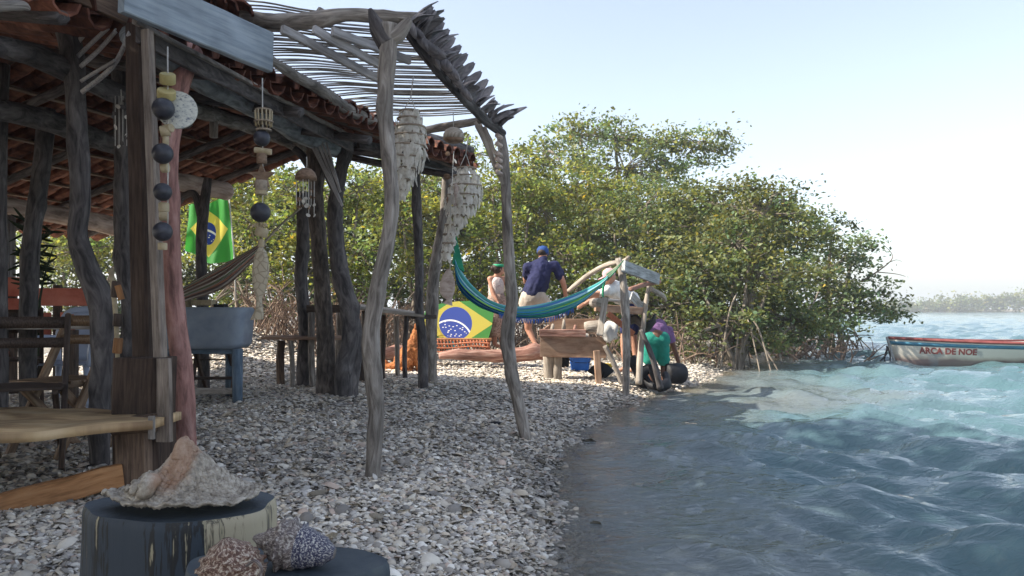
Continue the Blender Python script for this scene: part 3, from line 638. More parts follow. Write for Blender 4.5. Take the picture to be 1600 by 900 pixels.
# roof tiles
def tile_mesh():
    V = []; Fc = []; n = 5; Lh = .47
    for k, (y, r) in enumerate(((0, .088), (Lh, .070))):
        for q, rr in enumerate((r, r-.013)):
            for j in range(n+1):
                a = pi*j/n; V.append((rr*cos(a), y, rr*sin(a)))
    m_ = n+1
    def I(k, q, j): return (k*2+q)*m_+j
    for j in range(n):
        Fc += [(I(0, 0, j), I(0, 0, j+1), I(1, 0, j+1), I(1, 0, j)), (I(0, 1, j+1), I(0, 1, j), I(1, 1, j), I(1, 1, j+1)),
               (I(0, 1, j), I(0, 1, j+1), I(0, 0, j+1), I(0, 0, j)), (I(1, 0, j), I(1, 0, j+1), I(1, 1, j+1), I(1, 1, j))]
    Fc += [(I(0, 0, 0), I(1, 0, 0), I(1, 1, 0), I(0, 1, 0)), (I(0, 1, n), I(1, 1, n), I(1, 0, n), I(0, 0, n))]
    return V, Fc
tV, tF = tile_mesh(); TM = []
for k in range(3):
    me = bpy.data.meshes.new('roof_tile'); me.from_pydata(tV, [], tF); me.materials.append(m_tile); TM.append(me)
rt = random.Random(4); spots = []
ev = Vector((.334, .943, 0)); lv = Vector((-.943, .334, 0))
for ci in range(40):
    s = -4.4+ci*.218
    for side in (0, 1):
        rows = 5 if side == 0 else 9
        for k in range(rows):
            if side == 0: t = -.14+k*.40; dn = (lv*1+Vector((0, 0, .18))).normalized()
            else: t = 5.55-k*.40; dn = (-lv+Vector((0, 0, .285))).normalized()
            for cap in (1, 0):
                sj = s+(0 if cap else .109)+rt.uniform(-.012, .012)
                nrm = dn.cross(ev); nrm = nrm if nrm.z > 0 else -nrm
                nn = nrm if cap else -nrm
                xa = dn.cross(nn).normalized()
                p = R(sj, t, zr(max(t, 0), sj)+.03+(.05 if cap else .045)+rt.uniform(0, .012)+(.0 if t > -.05 or side else -.02))
                Mx = Matrix((xa, dn, nn)).transposed().to_4x4(); Mx = Mx@Matrix.Rotation(rt.uniform(-.05, .05), 4, 'Z')
                Mx.translation = p
                vis = (p-Vector((-2.3, 8.0, 2.8))).length-(3 if (side == 0 and k == 0 and cap) else 0)
                spots.append((vis, Mx))
spots.sort(key=lambda q: q[0])
for i, (v_, Mx) in enumerate(spots[:296]):
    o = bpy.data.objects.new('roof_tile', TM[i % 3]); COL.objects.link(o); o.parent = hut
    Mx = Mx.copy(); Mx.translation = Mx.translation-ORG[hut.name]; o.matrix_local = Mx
vv = []; ff = []
for v_, Mx in spots[296:]:
    b0 = len(vv); vv += [Mx@Vector(q) for q in tV]; ff += [tuple(i+b0 for i in f) for f in tF]
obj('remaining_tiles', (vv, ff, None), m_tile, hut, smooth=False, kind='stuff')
for (px, py, d) in ((350, 14, 4.75), (374, 20, 4.9), (330, 2, 4.6)):
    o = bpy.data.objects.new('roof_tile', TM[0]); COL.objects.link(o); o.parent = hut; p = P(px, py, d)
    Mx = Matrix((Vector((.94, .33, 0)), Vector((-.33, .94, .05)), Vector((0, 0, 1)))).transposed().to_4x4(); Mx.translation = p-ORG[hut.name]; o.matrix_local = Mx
# laths under the tiles, rafters, purlins
for k in range(5): obj('lath', board(R(-4.5, .1+k*.4, zr(.1+k*.4)+.0), R(4.1, .1+k*.4, zr(.1+k*.4, 4)+.0), .06, .022, wob=.006, segs=8), m_dark, hut, False)
for k in range(9): obj('lath', board(R(-4.5, 2.1+k*.4, zr(2.1+k*.4)), R(4.1, 2.1+k*.4, zr(2.1+k*.4)), .07, .022, wob=.006, segs=8), m_brown, hut, False)
for k in range(9):
    s = -4.3+k*1.02
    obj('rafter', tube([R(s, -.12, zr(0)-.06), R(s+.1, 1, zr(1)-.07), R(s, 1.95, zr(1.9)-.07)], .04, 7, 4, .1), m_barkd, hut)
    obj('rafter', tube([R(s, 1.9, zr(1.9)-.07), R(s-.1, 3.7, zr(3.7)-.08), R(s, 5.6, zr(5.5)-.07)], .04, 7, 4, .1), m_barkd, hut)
def log(name, pix, m, n=12, sub=6, bump=.09, parent=hut):
    pts = [P(a, b, d) for a, b, d, r in pix]; rad = [r*d/F for a, b, d, r in pix]
    return obj(name, tube(pts, rad, n, sub, bump), m, parent)
m_logw = mat('whitewashed_log', [(.12, .12, .12), (.27, .29, .30), (.42, .45, .46)], (30, 4, 1), 'UV', .85, .8, .015)
log('eave_log', [(210, 58, 4.3, 22), (285, 103, 5.0, 21), (390, 160, 6.2, 20), (470, 205, 7.4, 18), (520, 228, 8.1, 16)], m_logw, 14)
log('eave_log', [(560, 228, 8.3, 12), (620, 240, 8.8, 12), (665, 256, 9.3, 13), (712, 272, 10.0, 13)], m_logw)
log('eave_log', [(585, 205, 7.6, 10), (660, 214, 8.3, 9), (735, 236, 9.2, 8)], m_barkd)
obj('fascia_board', board(P(215, 52, 4.2), P(550, 229, 7.5), .03, .10, segs=10, wob=.006), m_barkd, hut, False)
obj('fascia_board', board(P(210, 34, 4.15), P(565, 222, 7.5), .03, .025, segs=10, wob=.004), m_bark, hut, False)
obj('fascia_board', board(P(560, 222, 7.7), P(730, 268, 9.6), .03, .12, segs=6, wob=.006), m_barkd, hut, False)
log('purlin', [(250, 158, 5.6, 11), (340, 182, 6.8, 11), (440, 216, 8.2, 10), (480, 240, 9, 8)], m_bark)
log('purlin', [(230, 276, 8.4, 13), (300, 288, 9.0, 14), (356, 299, 9.5, 13)], mat('pale_peeled_log', [(.22, .16, .13), (.42, .33, .28), (.55, .46, .40)], (30, 4, 1), 'UV', .8, .6, .012))
log('purlin', [(-60, 310, 7.6, 14), (60, 330, 8.2, 14), (215, 360, 9.6, 13)], MATS['pale_peeled_log'])
log('purlin', [(-80, 55, 3.6, 16), (60, 90, 4.4, 18), (190, 150, 5.3, 15), (290, 190, 6.4, 12)], m_barkd)
log('purlin', [(-80, 160, 4.6, 18), (60, 185, 5.6, 17), (200, 235, 7.2, 14)], m_barkd)
log('purlin', [(-60, 8, 3.0, 9), (0, 9, 3.1, 9), (32, 8, 3.2, 8), (45, 14, 3.25, 3)], m_bark)
o = log('hanger', [(334, 165, 6.7, 6), (334, 215, 6.7, 6)], m_bark)
# posts (all parts of the hut)
def hpost(pix, m, lb=None, n=14, bump=.07, **k):
    o = pole('post', pix, m, None, None, bump, n, 6, parent=hut, **k)
    if lb: o['label'] = lb
    return o
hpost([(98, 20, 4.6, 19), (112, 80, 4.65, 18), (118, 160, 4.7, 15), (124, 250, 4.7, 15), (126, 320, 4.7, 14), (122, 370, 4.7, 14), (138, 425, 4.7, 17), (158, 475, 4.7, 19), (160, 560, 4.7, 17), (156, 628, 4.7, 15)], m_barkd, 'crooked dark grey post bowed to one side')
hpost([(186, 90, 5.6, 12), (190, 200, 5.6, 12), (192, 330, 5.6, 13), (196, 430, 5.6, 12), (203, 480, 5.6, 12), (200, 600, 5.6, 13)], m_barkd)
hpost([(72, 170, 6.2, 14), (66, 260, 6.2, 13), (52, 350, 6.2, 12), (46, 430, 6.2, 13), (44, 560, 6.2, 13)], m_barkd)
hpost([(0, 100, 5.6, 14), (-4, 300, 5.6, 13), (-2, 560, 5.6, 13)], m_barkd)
hpost([(325, 278, 8.6, 6), (318, 330, 8.6, 8), (314, 400, 8.6, 8), (316, 470, 8.6, 9), (318, 560, 8.6, 9)], m_barkd, 'slim forked post in front of the cloth flag')
obj('fork', tube([P(316, 340, 8.6), P(305, 305, 8.6), P(290, 305, 8.65), P(278, 318, 8.7)], [.05, .04, .035, .03], 8, 5, .08), m_barkd, hut)
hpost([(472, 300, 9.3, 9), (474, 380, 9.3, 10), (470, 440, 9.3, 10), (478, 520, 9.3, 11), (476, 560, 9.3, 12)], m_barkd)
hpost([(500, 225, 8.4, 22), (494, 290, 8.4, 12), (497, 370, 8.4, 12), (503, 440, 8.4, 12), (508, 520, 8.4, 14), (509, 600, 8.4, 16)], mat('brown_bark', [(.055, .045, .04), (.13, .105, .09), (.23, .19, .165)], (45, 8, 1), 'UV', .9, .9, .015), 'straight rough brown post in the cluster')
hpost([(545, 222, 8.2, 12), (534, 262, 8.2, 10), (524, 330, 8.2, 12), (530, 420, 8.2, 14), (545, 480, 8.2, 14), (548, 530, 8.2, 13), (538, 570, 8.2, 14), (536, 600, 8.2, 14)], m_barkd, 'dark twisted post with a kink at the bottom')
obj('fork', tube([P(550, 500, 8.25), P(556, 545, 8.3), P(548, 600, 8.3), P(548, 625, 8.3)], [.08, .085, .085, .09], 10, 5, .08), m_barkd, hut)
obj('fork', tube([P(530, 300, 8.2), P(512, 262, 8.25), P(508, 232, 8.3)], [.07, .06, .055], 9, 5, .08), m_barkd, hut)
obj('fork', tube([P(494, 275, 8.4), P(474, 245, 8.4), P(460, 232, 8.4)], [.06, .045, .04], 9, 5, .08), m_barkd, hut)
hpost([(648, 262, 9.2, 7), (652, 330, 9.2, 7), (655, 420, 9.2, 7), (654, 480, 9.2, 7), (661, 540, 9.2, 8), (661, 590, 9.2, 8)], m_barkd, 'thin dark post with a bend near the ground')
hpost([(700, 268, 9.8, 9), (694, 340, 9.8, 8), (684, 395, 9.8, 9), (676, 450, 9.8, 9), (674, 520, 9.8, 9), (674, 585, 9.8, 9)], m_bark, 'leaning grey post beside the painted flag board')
# squared timber post, its base block, painted branch post
tp = thing('timber_post', (-1.95, 4.25, gz(-1.95, 4.25)), 'squared dark brown timber post with its lit side coloured pale, by the bench', 'post')
t0 = P(218, 40, 4.3); t1 = P(235, 700, 4.3)
obj('timber_core', board(t0, t1+Vector((0, 0, -.15)), .115, .12, up=(0.35, 1, 0), segs=6, wob=.004), m_dbrown, tp, False)
obj('lit_edge', board(P(230, 48, 4.18)+Vector((0, 0, 0)), P(253, 610, 4.18), .05, .05, up=(.2, 1, 0), segs=6, wob=.003, taper=1.1), m_brownl, tp, False)  # strip for the side face, with the light on it put into the colour
obj('base_block', board(P(226, 558, 4.2), P(228, 752, 4.2)+Vector((0, 0, -.1)), .27, .2, up=(0.2, 1, 0), segs=3, wob=.006), m_dbrown, tp, False)
obj('lit_edge', board(P(256, 560, 4.07), P(258, 690, 4.07), .07, .03, up=(.2, 1, 0), segs=3, wob=.004, taper=1.15), m_brownl, tp, False)
pk = pole('painted_post', [(300, 78, 4.9, 17), (282, 130, 4.8, 15), (268, 200, 4.7, 15), (262, 270, 4.65, 15), (266, 360, 4.6, 15), (268, 420, 4.6, 14), (276, 510, 4.6, 15), (286, 590, 4.6, 16), (290, 680, 4.6, 17)], m_barkp,
          'crooked branch post painted salmon pink with cracked bark', 'post', .06, 18)
# wide plank on top, carved sign
wp = obj('wide_plank', board(P(190, -18, 4.0)+Vector((0, 0, 0)), P(422, 83, 4.9), .05, .245, segs=8, wob=.003), mat('pale_blue_plank', [(.20, .24, .28), (.31, .36, .41), (.38, .43, .47)], (44, 2.2, 1), 'UV', .7, .5, .003, wear=.25), smooth=False)
tagit(wp, 'wide pale blue weathered plank across the top of the posts', 'plank')
sg = thing('carved_sign', P(150, 10, 4.25), 'dark brown wooden sign with faint carved letters', 'sign')
obj('sign_board', board(P(60, -62, 4.0), P(205, 5, 4.3), .04, .25, segs=4), m_brown, sg, False)
def text(name, body, size, org, xd, yd, m, parent, ext=.002, fn=None, bold=0):
    cu = bpy.data.curves.new(name, 'FONT'); cu.body = body; cu.size = size; cu.extrude = ext; cu.offset = bold; cu.resolution_u = 3
    tmp = bpy.data.objects.new('tmp', cu); COL.objects.link(tmp); dg = bpy.context.evaluated_depsgraph_get(); dg.update()
    me = bpy.data.meshes.new_from_object(tmp.evaluated_get(dg)); COL.objects.unlink(tmp); bpy.data.objects.remove(tmp)
    xd = Vector(xd).normalized(); yd = Vector(yd).normalized(); zd = xd.cross(yd)
    for v in me.vertices:
        c = v.co.copy()
        v.co = (fn(c) if fn else Vector(org)+xd*c.x+yd*c.y+zd*c.z)-ORG[parent.name]
    me.materials.clear(); me.materials.append(m); me.name = name
    o = bpy.data.objects.new(name, me); COL.objects.link(o); o.parent = parent; return o
xd = (P(205, 5, 4.3)-P(60, -62, 4.0)).normalized()
text('carved_lettering', 'ESH', .17, P(133, 8, 4.13), xd, (0, 0, 1), mat('scratched_wood', [(.16, .13, .12), (.22, .19, .18)], (9, 9, 9)), sg, .001, bold=-.004)
# curved strips between crooked post and the sign
sb = thing('strip_brace', P(150, 90, 4.6), 'fan of pale curved palm strips nailed between the bowed post and sign', 'brace')
for (a, b, c, wd) in (((125, 62, 4.6), (135, 50, 4.5), (149, 33, 4.4), 10), ((122, 88, 4.6), (145, 66, 4.5), (170, 43, 4.35), 8), ((126, 104, 4.6), (155, 78, 4.5), (182, 48, 4.3), 8), ((127, 127, 4.6), (158, 108, 4.5), (180, 95, 4.35), 6), ((128, 144, 4.6), (176, 104, 4.45), (203, 52, 4.25), 9)):
    pts, rd = smooth_path([P(*a), P(*b), P(*c)], [1, 1, 1], 5)
    w2 = wd*4.5/F/2
    def fn(u, v, pts=pts, w2=w2):
        i = min(int(u*(len(pts)-1)+.5), len(pts)-1); t = (pts[min(i+1, len(pts)-1)]-pts[max(0, i-1)]).normalized(); nrm = t.cross(Vector((0, 1, 0))).normalized()
        return pts[i]+nrm*(v-.5)*2*w2+Vector((0, -.02*sin(v*pi), 0))
    o = obj('strip', grid(fn, 10, 3), m_strip, sb); mo = o.modifiers.new('s', 'SOLIDIFY'); mo.thickness = .006
st = thing('slat_bundle', P(505, 260, 7.6), 'bundle of long grey slats leaning diagonally on the post cluster', 'slats')
for (a, b) in (((473, 200), (531, 315)), ((482, 206), (533, 318)), ((492, 208), (535, 322)), ((499, 212), (532, 300)), ((510, 222), (530, 295))):
    obj('slat', board(P(a[0], a[1], 7.7), P(b[0], b[1], 7.6), .022, .014, up=(.3, 1, 0), wob=.003), m_strip, st, False)
# ================================================================ PERGOLA
pg = thing('pergola', (-.3, 5.5, 0), 'rickety stick pergola with a see-through roof of thin palm ribs', 'pergola')
def ppost(pix, m, lb, **k):
    o = pole('post', pix, m, None, None, .07, 14, 6, parent=pg, **k); o['label'] = lb
gA = G(583, 748); gB = G(820, 686)
dA = gA.y; dB = gB.y
ppost([(608, 38, dA, 14), (606, 90, dA, 13), (602, 170, dA, 12), (608, 250, dA, 12), (612, 320, dA, 12), (605, 380, dA, 12), (592, 440, dA, 13), (582, 500, dA, 13), (580, 540, dA, 14), (584, 600, dA, 13), (588, 650, dA, 12), (582, 745, dA, 12)], m_bark, 'tall forked grey pergola post')
obj('fork', tube([P(604, 70, dA), P(590, 45, dA), P(578, 14, dA)], [.055, .05, .012], 9, 5, .1), m_barkd, pg)
obj('fork', tube([P(608, 60, dA), P(622, 52, dA), P(640, 30, dA)], [.05, .045, .02], 9, 5, .1), m_bark, pg)
ppost([(781, 205, dB, 7), (788, 250, dB, 8), (792, 330, dB, 8), (796, 420, dB, 9), (800, 470, dB, 9), (793, 520, dB, 10), (800, 580, dB, 10), (812, 640, dB, 10), (821, 686, dB, 10)], m_bark, 'thin bent pergola post at the water edge')
log('beam', [(320, 20, 5.2, 11), (375, 26, 5.1, 12), (430, 34, 4.95, 12), (490, 32, 4.85, 13), (540, 24, 4.8, 10), (600, 27, 4.8, 10), (652, 28, 4.8, 9)], m_bark, parent=pg)
obj('beam', tube([P(496, 30, 4.85), P(503, 14, 4.85)], [.04, .025], 8, 2, .1), m_bark, pg)
log('beam', [(415, 88, 5.2, 7), (455, 115, 5.6, 8), (500, 140, 6.1, 9), (545, 172, 6.6, 9), (592, 192, 7.1, 8)], m_bark, parent=pg)
log('beam', [(585, 200, 7.1, 7), (650, 205, 6.9, 6), (700, 197, 6.6, 6), (760, 186, 6.3, 5)], m_bark, parent=pg)
log('rafter', [(636, 50, 4.75, 8), (680, 105, 5.1, 8), (725, 155, 5.6, 7), (760, 190, 6.0, 7), (786, 208, 6.25, 6)], m_barkd, parent=pg)
for a, b in (((440, 40, 4.5), (602, 128, 5.1)), ((490, 40, 4.55), (602, 105, 4.9)), ((520, 42, 4.6), (640, 95, 5.0))):
    obj('crosspiece', board(P(*a)+Vector((0, 0, -.02)), P(*b), .03, .05, wob=.006), m_strip, pg, False)
rs = random.Random(8); NS = 46
for i in range(NS):
    f = (i/(NS-1))**.80 if i else 0
    la = P(np.interp(f, [0, .45, 1], [352, 400, 598]), np.interp(f, [0, .45, 1], [8, 92, 192]), np.interp(f, [0, .45, 1], [5.15, 5.5, 7.05]))
    rb = P(np.interp(f, [0, 1], [642, 752]), np.interp(f, [0, 1], [44, 186]), np.interp(f, [0, 1], [4.75, 6.25]))
    jl = rs.uniform(-.01, .01); md = la.lerp(rb, .5)+Vector((0, rs.uniform(-.02, .02), .045+rs.uniform(-.01, .01)))
    la = la+Vector((rs.uniform(-.25, 0), jl, .04)); rb = rb+Vector((rs.uniform(0, .05), rs.uniform(-.03, .03), .05))
    obj('slat', tube([la, la.lerp(md, .5)+Vector((0, rs.uniform(-.01, .01), .02)), md, rb], [.0055, .0065, .0065, .005], 6, 4, .12), m_slat if rs.random() < .6 else m_strip, pg)
# dry palm frond along the right rafter
fr = thing('palm_frond', P(715, 140, 5.4), 'dry grey palm frond with curled leaflets draped along the pergola rafter', 'palm frond')
FP, _ = smooth_path([P(632, 36, 4.72), P(652, 62, 4.85), P(690, 108, 5.2), (P(735, 158, 5.7)), P(765, 188, 6.05), P(782, 200, 6.2)], [1]*6, 8)
obj('rachis', tube(FP, [.022]*len(FP), 7, 1, .1), m_palm, fr)
rp_ = random.Random(21)
def petal(b, d1, d2, ln, wd, curl, parent, m=None, name='leaflet'):
    d1 = Vector(d1).normalized(); sd = d1.cross(Vector(d2)).normalized(); out = sd.cross(d1).normalized()
    def fn(u, v):
        wv = wd*(sin(pi*min(1, u*.90+.08))**.5); c = (v-.5)*2
        return b+d1*(ln*(u-.25*curl*u*u))+out*(curl*ln*.7*u*u)+sd*(c*wv)+out*(wv*.75*c*c*(1-.3*u))
    o = obj(name, grid(fn, 6, 4), m or m_palm, parent); mo = o.modifiers.new('s', 'SOLIDIFY'); mo.thickness = .003
    return o
for i in range(2, len(FP)-3):
    for k in range(1):
        u = i/len(FP); t = (FP[i+1]-FP[i]).normalized()
        ln = (.165+.05*sin(u*9))*rp_.uniform(.75, 1.25)
        petal(FP[i]+Vector((rp_.uniform(-.01, .01), rp_.uniform(-.03, .03), 0)), Vector((.35+rp_.uniform(-.3, .3), rp_.uniform(-.5, .1), .9)), Vector((1, rp_.uniform(-.6, .2), .3)), ln, .038*rp_.uniform(.8, 1.35), rp_.uniform(.4, 1.0), fr)
    if i % 2 == 0 and i < 22: petal(FP[i], Vector((.25, -.6, -.75+rp_.uniform(-.2, .4))), Vector((1, 0, 0)), .24*rp_.uniform(.6, 1.1), .045, rp_.uniform(.2, .7), fr)
    if i % 2 and i < 26: petal(FP[i], Vector((.5, .6, .5)), Vector((1, 0, 1)), .22, .035, .6, fr)
fr2 = thing('palm_frond', P(772, 235, 6.2), 'split dry palm stalk hanging beside the top of the thin pergola post', 'palm frond')
for a, b, w0 in (((748, 195), (786, 288), 12), ((756, 198), (784, 262), 9), ((742, 190), (782, 278), 6)):
    obj('strip', board(P(a[0], a[1], 6.15), P(b[0], b[1], 6.1), w0*6/F, .01, up=(.1, 1, 0), wob=.006, taper=.4), m_drift, fr2, False)
for i, y in enumerate((215, 228, 243, 252, 262, 272)): obj('stub', tube([P(784, y, 6.1), P(776, y-4, 6.05)], [.014, .02], 6, 1, .1), m_fishr, fr2)
# ================================================================ STUMP TABLE, SHELLS, BENCH
def noisy(fn): return fn
rg4 = random.Random(3)
def stump(name, cx, cy, zt, zb, rx, ry, flare, m, label, seed, kx=None):
    r = random.Random(seed); ph = [r.uniform(0, 6.28) for _ in range(5)]
    def rad(a, h):
        k = 1+.05*sin(2*a+ph[0])+.04*sin(3*a+ph[1])+.025*sin(7*a+ph[2])+.012*sin(15*a+ph[3])*(1-h)
        f = 1+flare*((1-h)**2.2)*(1+.35*sin(5*a+ph[4]))
        return k*f
    V = []; Fc = []; UV = []; n = 72; hs = [0, .15, .3, .45, .6, .75, .88, .96, .985, 1.0]
    for i, h in enumerate(hs):
        for j in range(n):
            a = 2*pi*j/n; q = rad(a, h)*(1 if h < .98 else (.992 if h < 1 else .97))
            V.append((cx+rx*q*cos(a), cy+ry*q*sin(a), zb+(zt-zb)*h)); UV.append((a*rx, h))
    for i in range(len(hs)-1):
        for j in range(n):
            j2 = (j+1) % n; Fc.append((i*n+j, i*n+j2, (i+1)*n+j2, (i+1)*n+j))
    c = len(V); V.append((cx, cy, zt+.002)); UV.append((0, 1)); b0 = (len(hs)-1)*n
    for j in range(n): Fc.append((b0+j, b0+(j+1) % n, c))
    o = obj(name, (V, Fc, UV), m, base=(cx, cy, zb)); sharp(o, 50); tagit(o, label, 'stump'); return o
# dark blue painted stump with flaking bark on one side
m, n, L, b = nt_of('painted_stump')
tc = n.new('ShaderNodeTexCoord'); sx = n.new('ShaderNodeSeparateXYZ'); L.new(tc.outputs['Object'], sx.inputs[0])
mp = n.new('ShaderNodeMapping'); mp.inputs['Scale'].default_value = (34, 34, 3.2); L.new(tc.outputs['Object'], mp.inputs[0])
nz = n.new('ShaderNodeTexNoise'); nz.inputs['Scale'].default_value = 1; nz.inputs['Detail'].default_value = 6; nz.inputs['Roughness'].default_value = .6; L.new(mp.outputs[0], nz.inputs[0])
mr = n.new('ShaderNodeMapRange'); mr.inputs[1].default_value = .00; mr.inputs[2].default_value = .17; mr.inputs[3].default_value = -.20; mr.inputs[4].default_value = .06; L.new(sx.outputs[0], mr.inputs[0])
hh = n.new('ShaderNodeMapRange'); hh.inputs[1].default_value = .08; hh.inputs[2].default_value = .50; hh.inputs[3].default_value = -.10; hh.inputs[4].default_value = .04; L.new(sx.outputs[2], hh.inputs[0])
a1 = n.new('ShaderNodeMath'); L.new(nz.outputs[0], a1.inputs[0]); L.new(mr.outputs[0], a1.inputs[1]); a2 = n.new('ShaderNodeMath'); L.new(a1.outputs[0], a2.inputs[0]); L.new(hh.outputs[0], a2.inputs[1])
rp = n.new('ShaderNodeValToRGB'); e = rp.color_ramp.elements; rp.color_ramp.interpolation = 'LINEAR'
e[0].position = .40; e[0].color = (.030, .042, .058, 1); e[1].position = .62; e[1].color = (.42, .36, .25, 1)
q = e.new(.43); q.color = (.012, .013, .015, 1); q = e.new(.49); q.color = (.02, .019, .018, 1); q = e.new(.51); q.color = (.30, .26, .17, 1); q = e.new(.55); q.color = (.38, .33, .22, 1); q = e.new(.575); q.color = (.06, .05, .04, 1); q = e.new(.60); q.color = (.25, .21, .14, 1)
L.new(a2.outputs[0], rp.inputs[0])
gn = n.new('ShaderNodeNewGeometry'); sg_ = n.new('ShaderNodeSeparateXYZ'); L.new(gn.outputs['True Normal'], sg_.inputs[0])
tp_ = n.new('ShaderNodeMapRange'); tp_.inputs[1].default_value = .7; tp_.inputs[2].default_value = .9; L.new(sg_.outputs[2], tp_.inputs[0])
n2 = n.new('ShaderNodeTexNoise'); n2.inputs['Scale'].default_value = 14; n2.inputs['Detail'].default_value = 5; L.new(tc.outputs['Object'], n2.inputs[0])
r2 = n.new('ShaderNodeValToRGB'); r2.color_ramp.elements[0].position = .35; r2.color_ramp.elements[0].color = (.032, .044, .058, 1); r2.color_ramp.elements[1].position = .7; r2.color_ramp.elements[1].color = (.065, .082, .10, 1); L.new(n2.outputs[0], r2.inputs[0])
mx = n.new('ShaderNodeMix'); mx.data_type = 'RGBA'; L.new(tp_.outputs[0], mx.inputs[0]); L.new(rp.outputs[0], mx.inputs[6]); L.new(r2.outputs[0], mx.inputs[7])
L.new(mx.outputs[2], b.inputs['Base Color']); b.inputs['Roughness'].default_value = .62
bp = n.new('ShaderNodeBump'); bp.inputs['Strength'].default_value = .5; bp.inputs['Distance'].default_value = .006; L.new(nz.outputs[0], bp.inputs['Height']); L.new(bp.outputs[0], b.inputs['Normal'])
m_stump = m
stump('tree_stump', -.772, 1.87, .545, -.05, .228, .17, .30, m_stump, 'dark blue painted tree stump with flaking yellow bark, under the giant conch', 5)
m_stump2 = mat('slate_paint', [(.035, .048, .062), (.055, .070, .086), (.075, .09, .10)], (12, 12, 12), 'Object', .6, .3, .004)
stump('tree_stump', -.435, 1.53, .510, -.05, .185, .125, .05, m_stump2, 'low slate grey stump carrying the two smaller shells', 8)
# giant conch -----------------------------------------------------
def gastropod(c, axis, size, m, name, parent=None, turns=4.5, W=.30, knob=.22, nk=8, elong=1.6, twist=0, aper=.62):
    """helico-spiral tube shell, apex along axis"""
    ax = Vector(axis).normalized(); q = Vector((0, 0, 1)).rotation_difference(ax).to_matrix()@Matrix.Rotation(twist, 3, 'Z')
    V = []; Fc = []; UV = []; nt_, nr = int(turns*26), 20
    for i in range(nt_+1):
        th = 2*pi*turns*i/nt_; g = math.exp(-W*(2*pi*turns-th)/1.0*.42)
        Rr = .40*g; a = aper*.62*g; kb = 1+knob*max(0, sin(nk*th))**2*1.0
        last = max(0, (th-2*pi*(turns-1))/(2*pi))
        for j in range(nr):
            ph = 2*pi*j/nr; ex = cos(ph); ez = sin(ph)
            rr = a*(kb if .15 < ph < 1.5 else 1)*(1+.018*sin(9*ph+1))
            z = -ez*rr if ez < 0 else -ez*rr
            zz = ez*rr*(1.0+(elong-1)*(1.0 if ez < 0 else .25))
            V.append(Vector(c)+q@Vector(((Rr+ex*rr)*cos(th), (Rr+ex*rr)*sin(th), (zz-1.25*g+1.0)))*size*1.0); UV.append((th*.4, j/nr))
    for i in range(nt_):
        for j in range(nr):
            j2 = (j+1) % nr; Fc.append((i*nr+j, (i+1)*nr+j, (i+1)*nr+j2, i*nr+j2))
    o = obj(name, (V, Fc, UV), m, parent); return o
m, n, L, b = nt_of('conch_surface')
tc = n.new('ShaderNodeTexCoord'); nz = n.new('ShaderNodeTexNoise'); nz.inputs['Scale'].default_value = 40; nz.inputs['Detail'].default_value = 10; nz.inputs['Roughness'].default_value = .7; L.new(tc.outputs['Object'], nz.inputs[0])
rp = n.new('ShaderNodeValToRGB'); e = rp.color_ramp.elements; e[0].position = .35; e[0].color = (.13, .105, .08, 1); e[1].position = .66; e[1].color = (.56, .50, .42, 1); q = e.new(.5); q.color = (.34, .29, .23, 1); L.new(nz.outputs[0], rp.inputs[0])
sx = n.new('ShaderNodeSeparateXYZ'); L.new(tc.outputs['Object'], sx.inputs[0])
g1 = n.new('ShaderNodeMath'); g1.operation = 'ADD'; L.new(sx.outputs[0], g1.inputs[0]); g1.inputs[1].default_value = .012
g2 = n.new('ShaderNodeMath'); g2.operation = 'ABSOLUTE'; L.new(g1.outputs[0], g2.inputs[0])
n2 = n.new('ShaderNodeTexNoise'); n2.inputs['Scale'].default_value = 13; n2.inputs['Detail'].default_value = 5; L.new(tc.outputs['Object'], n2.inputs[0])
g3 = n.new('ShaderNodeMath'); g3.operation = 'MULTIPLY_ADD'; L.new(n2.outputs[0], g3.inputs[0]); g3.inputs[1].default_value = .14; g3.inputs[2].default_value = -.07
g4 = n.new('ShaderNodeMath'); L.new(g2.outputs[0], g4.inputs[0]); L.new(g3.outputs[0], g4.inputs[1])
mr = n.new('ShaderNodeMapRange'); mr.inputs[1].default_value = .014; mr.inputs[2].default_value = .045; mr.inputs[3].default_value = .55; mr.inputs[4].default_value = 0; L.new(g4.outputs[0], mr.inputs[0])
zz = n.new('ShaderNodeMapRange'); zz.inputs[1].default_value = .035; zz.inputs[2].default_value = .06; L.new(sx.outputs[2], zz.inputs[0])
mm = n.new('ShaderNodeMath'); mm.operation = 'MULTIPLY'; L.new(mr.outputs[0], mm.inputs[0]); L.new(zz.outputs[0], mm.inputs[1])
mx = n.new('ShaderNodeMix'); mx.data_type = 'RGBA'; L.new(mm.outputs[0], mx.inputs[0]); L.new(rp.outputs[0], mx.inputs[6]); mx.inputs[7].default_value = (.34, .15, .065, 1)
L.new(mx.outputs[2], b.inputs['Base Color']); b.inputs['Roughness'].default_value = .6
bp = n.new('ShaderNodeBump'); bp.inputs['Strength'].default_value = .55; bp.inputs['Distance'].default_value = .006; L.new(nz.outputs[0], bp.inputs['Height']); L.new(bp.outputs[0], b.inputs['Normal'])
m_conch = m
cc = Vector((-.748, 1.83, .553))
conch = thing('giant_conch', cc, 'giant cream conch with flared lip and orange streak, on the blue stump', 'shell')
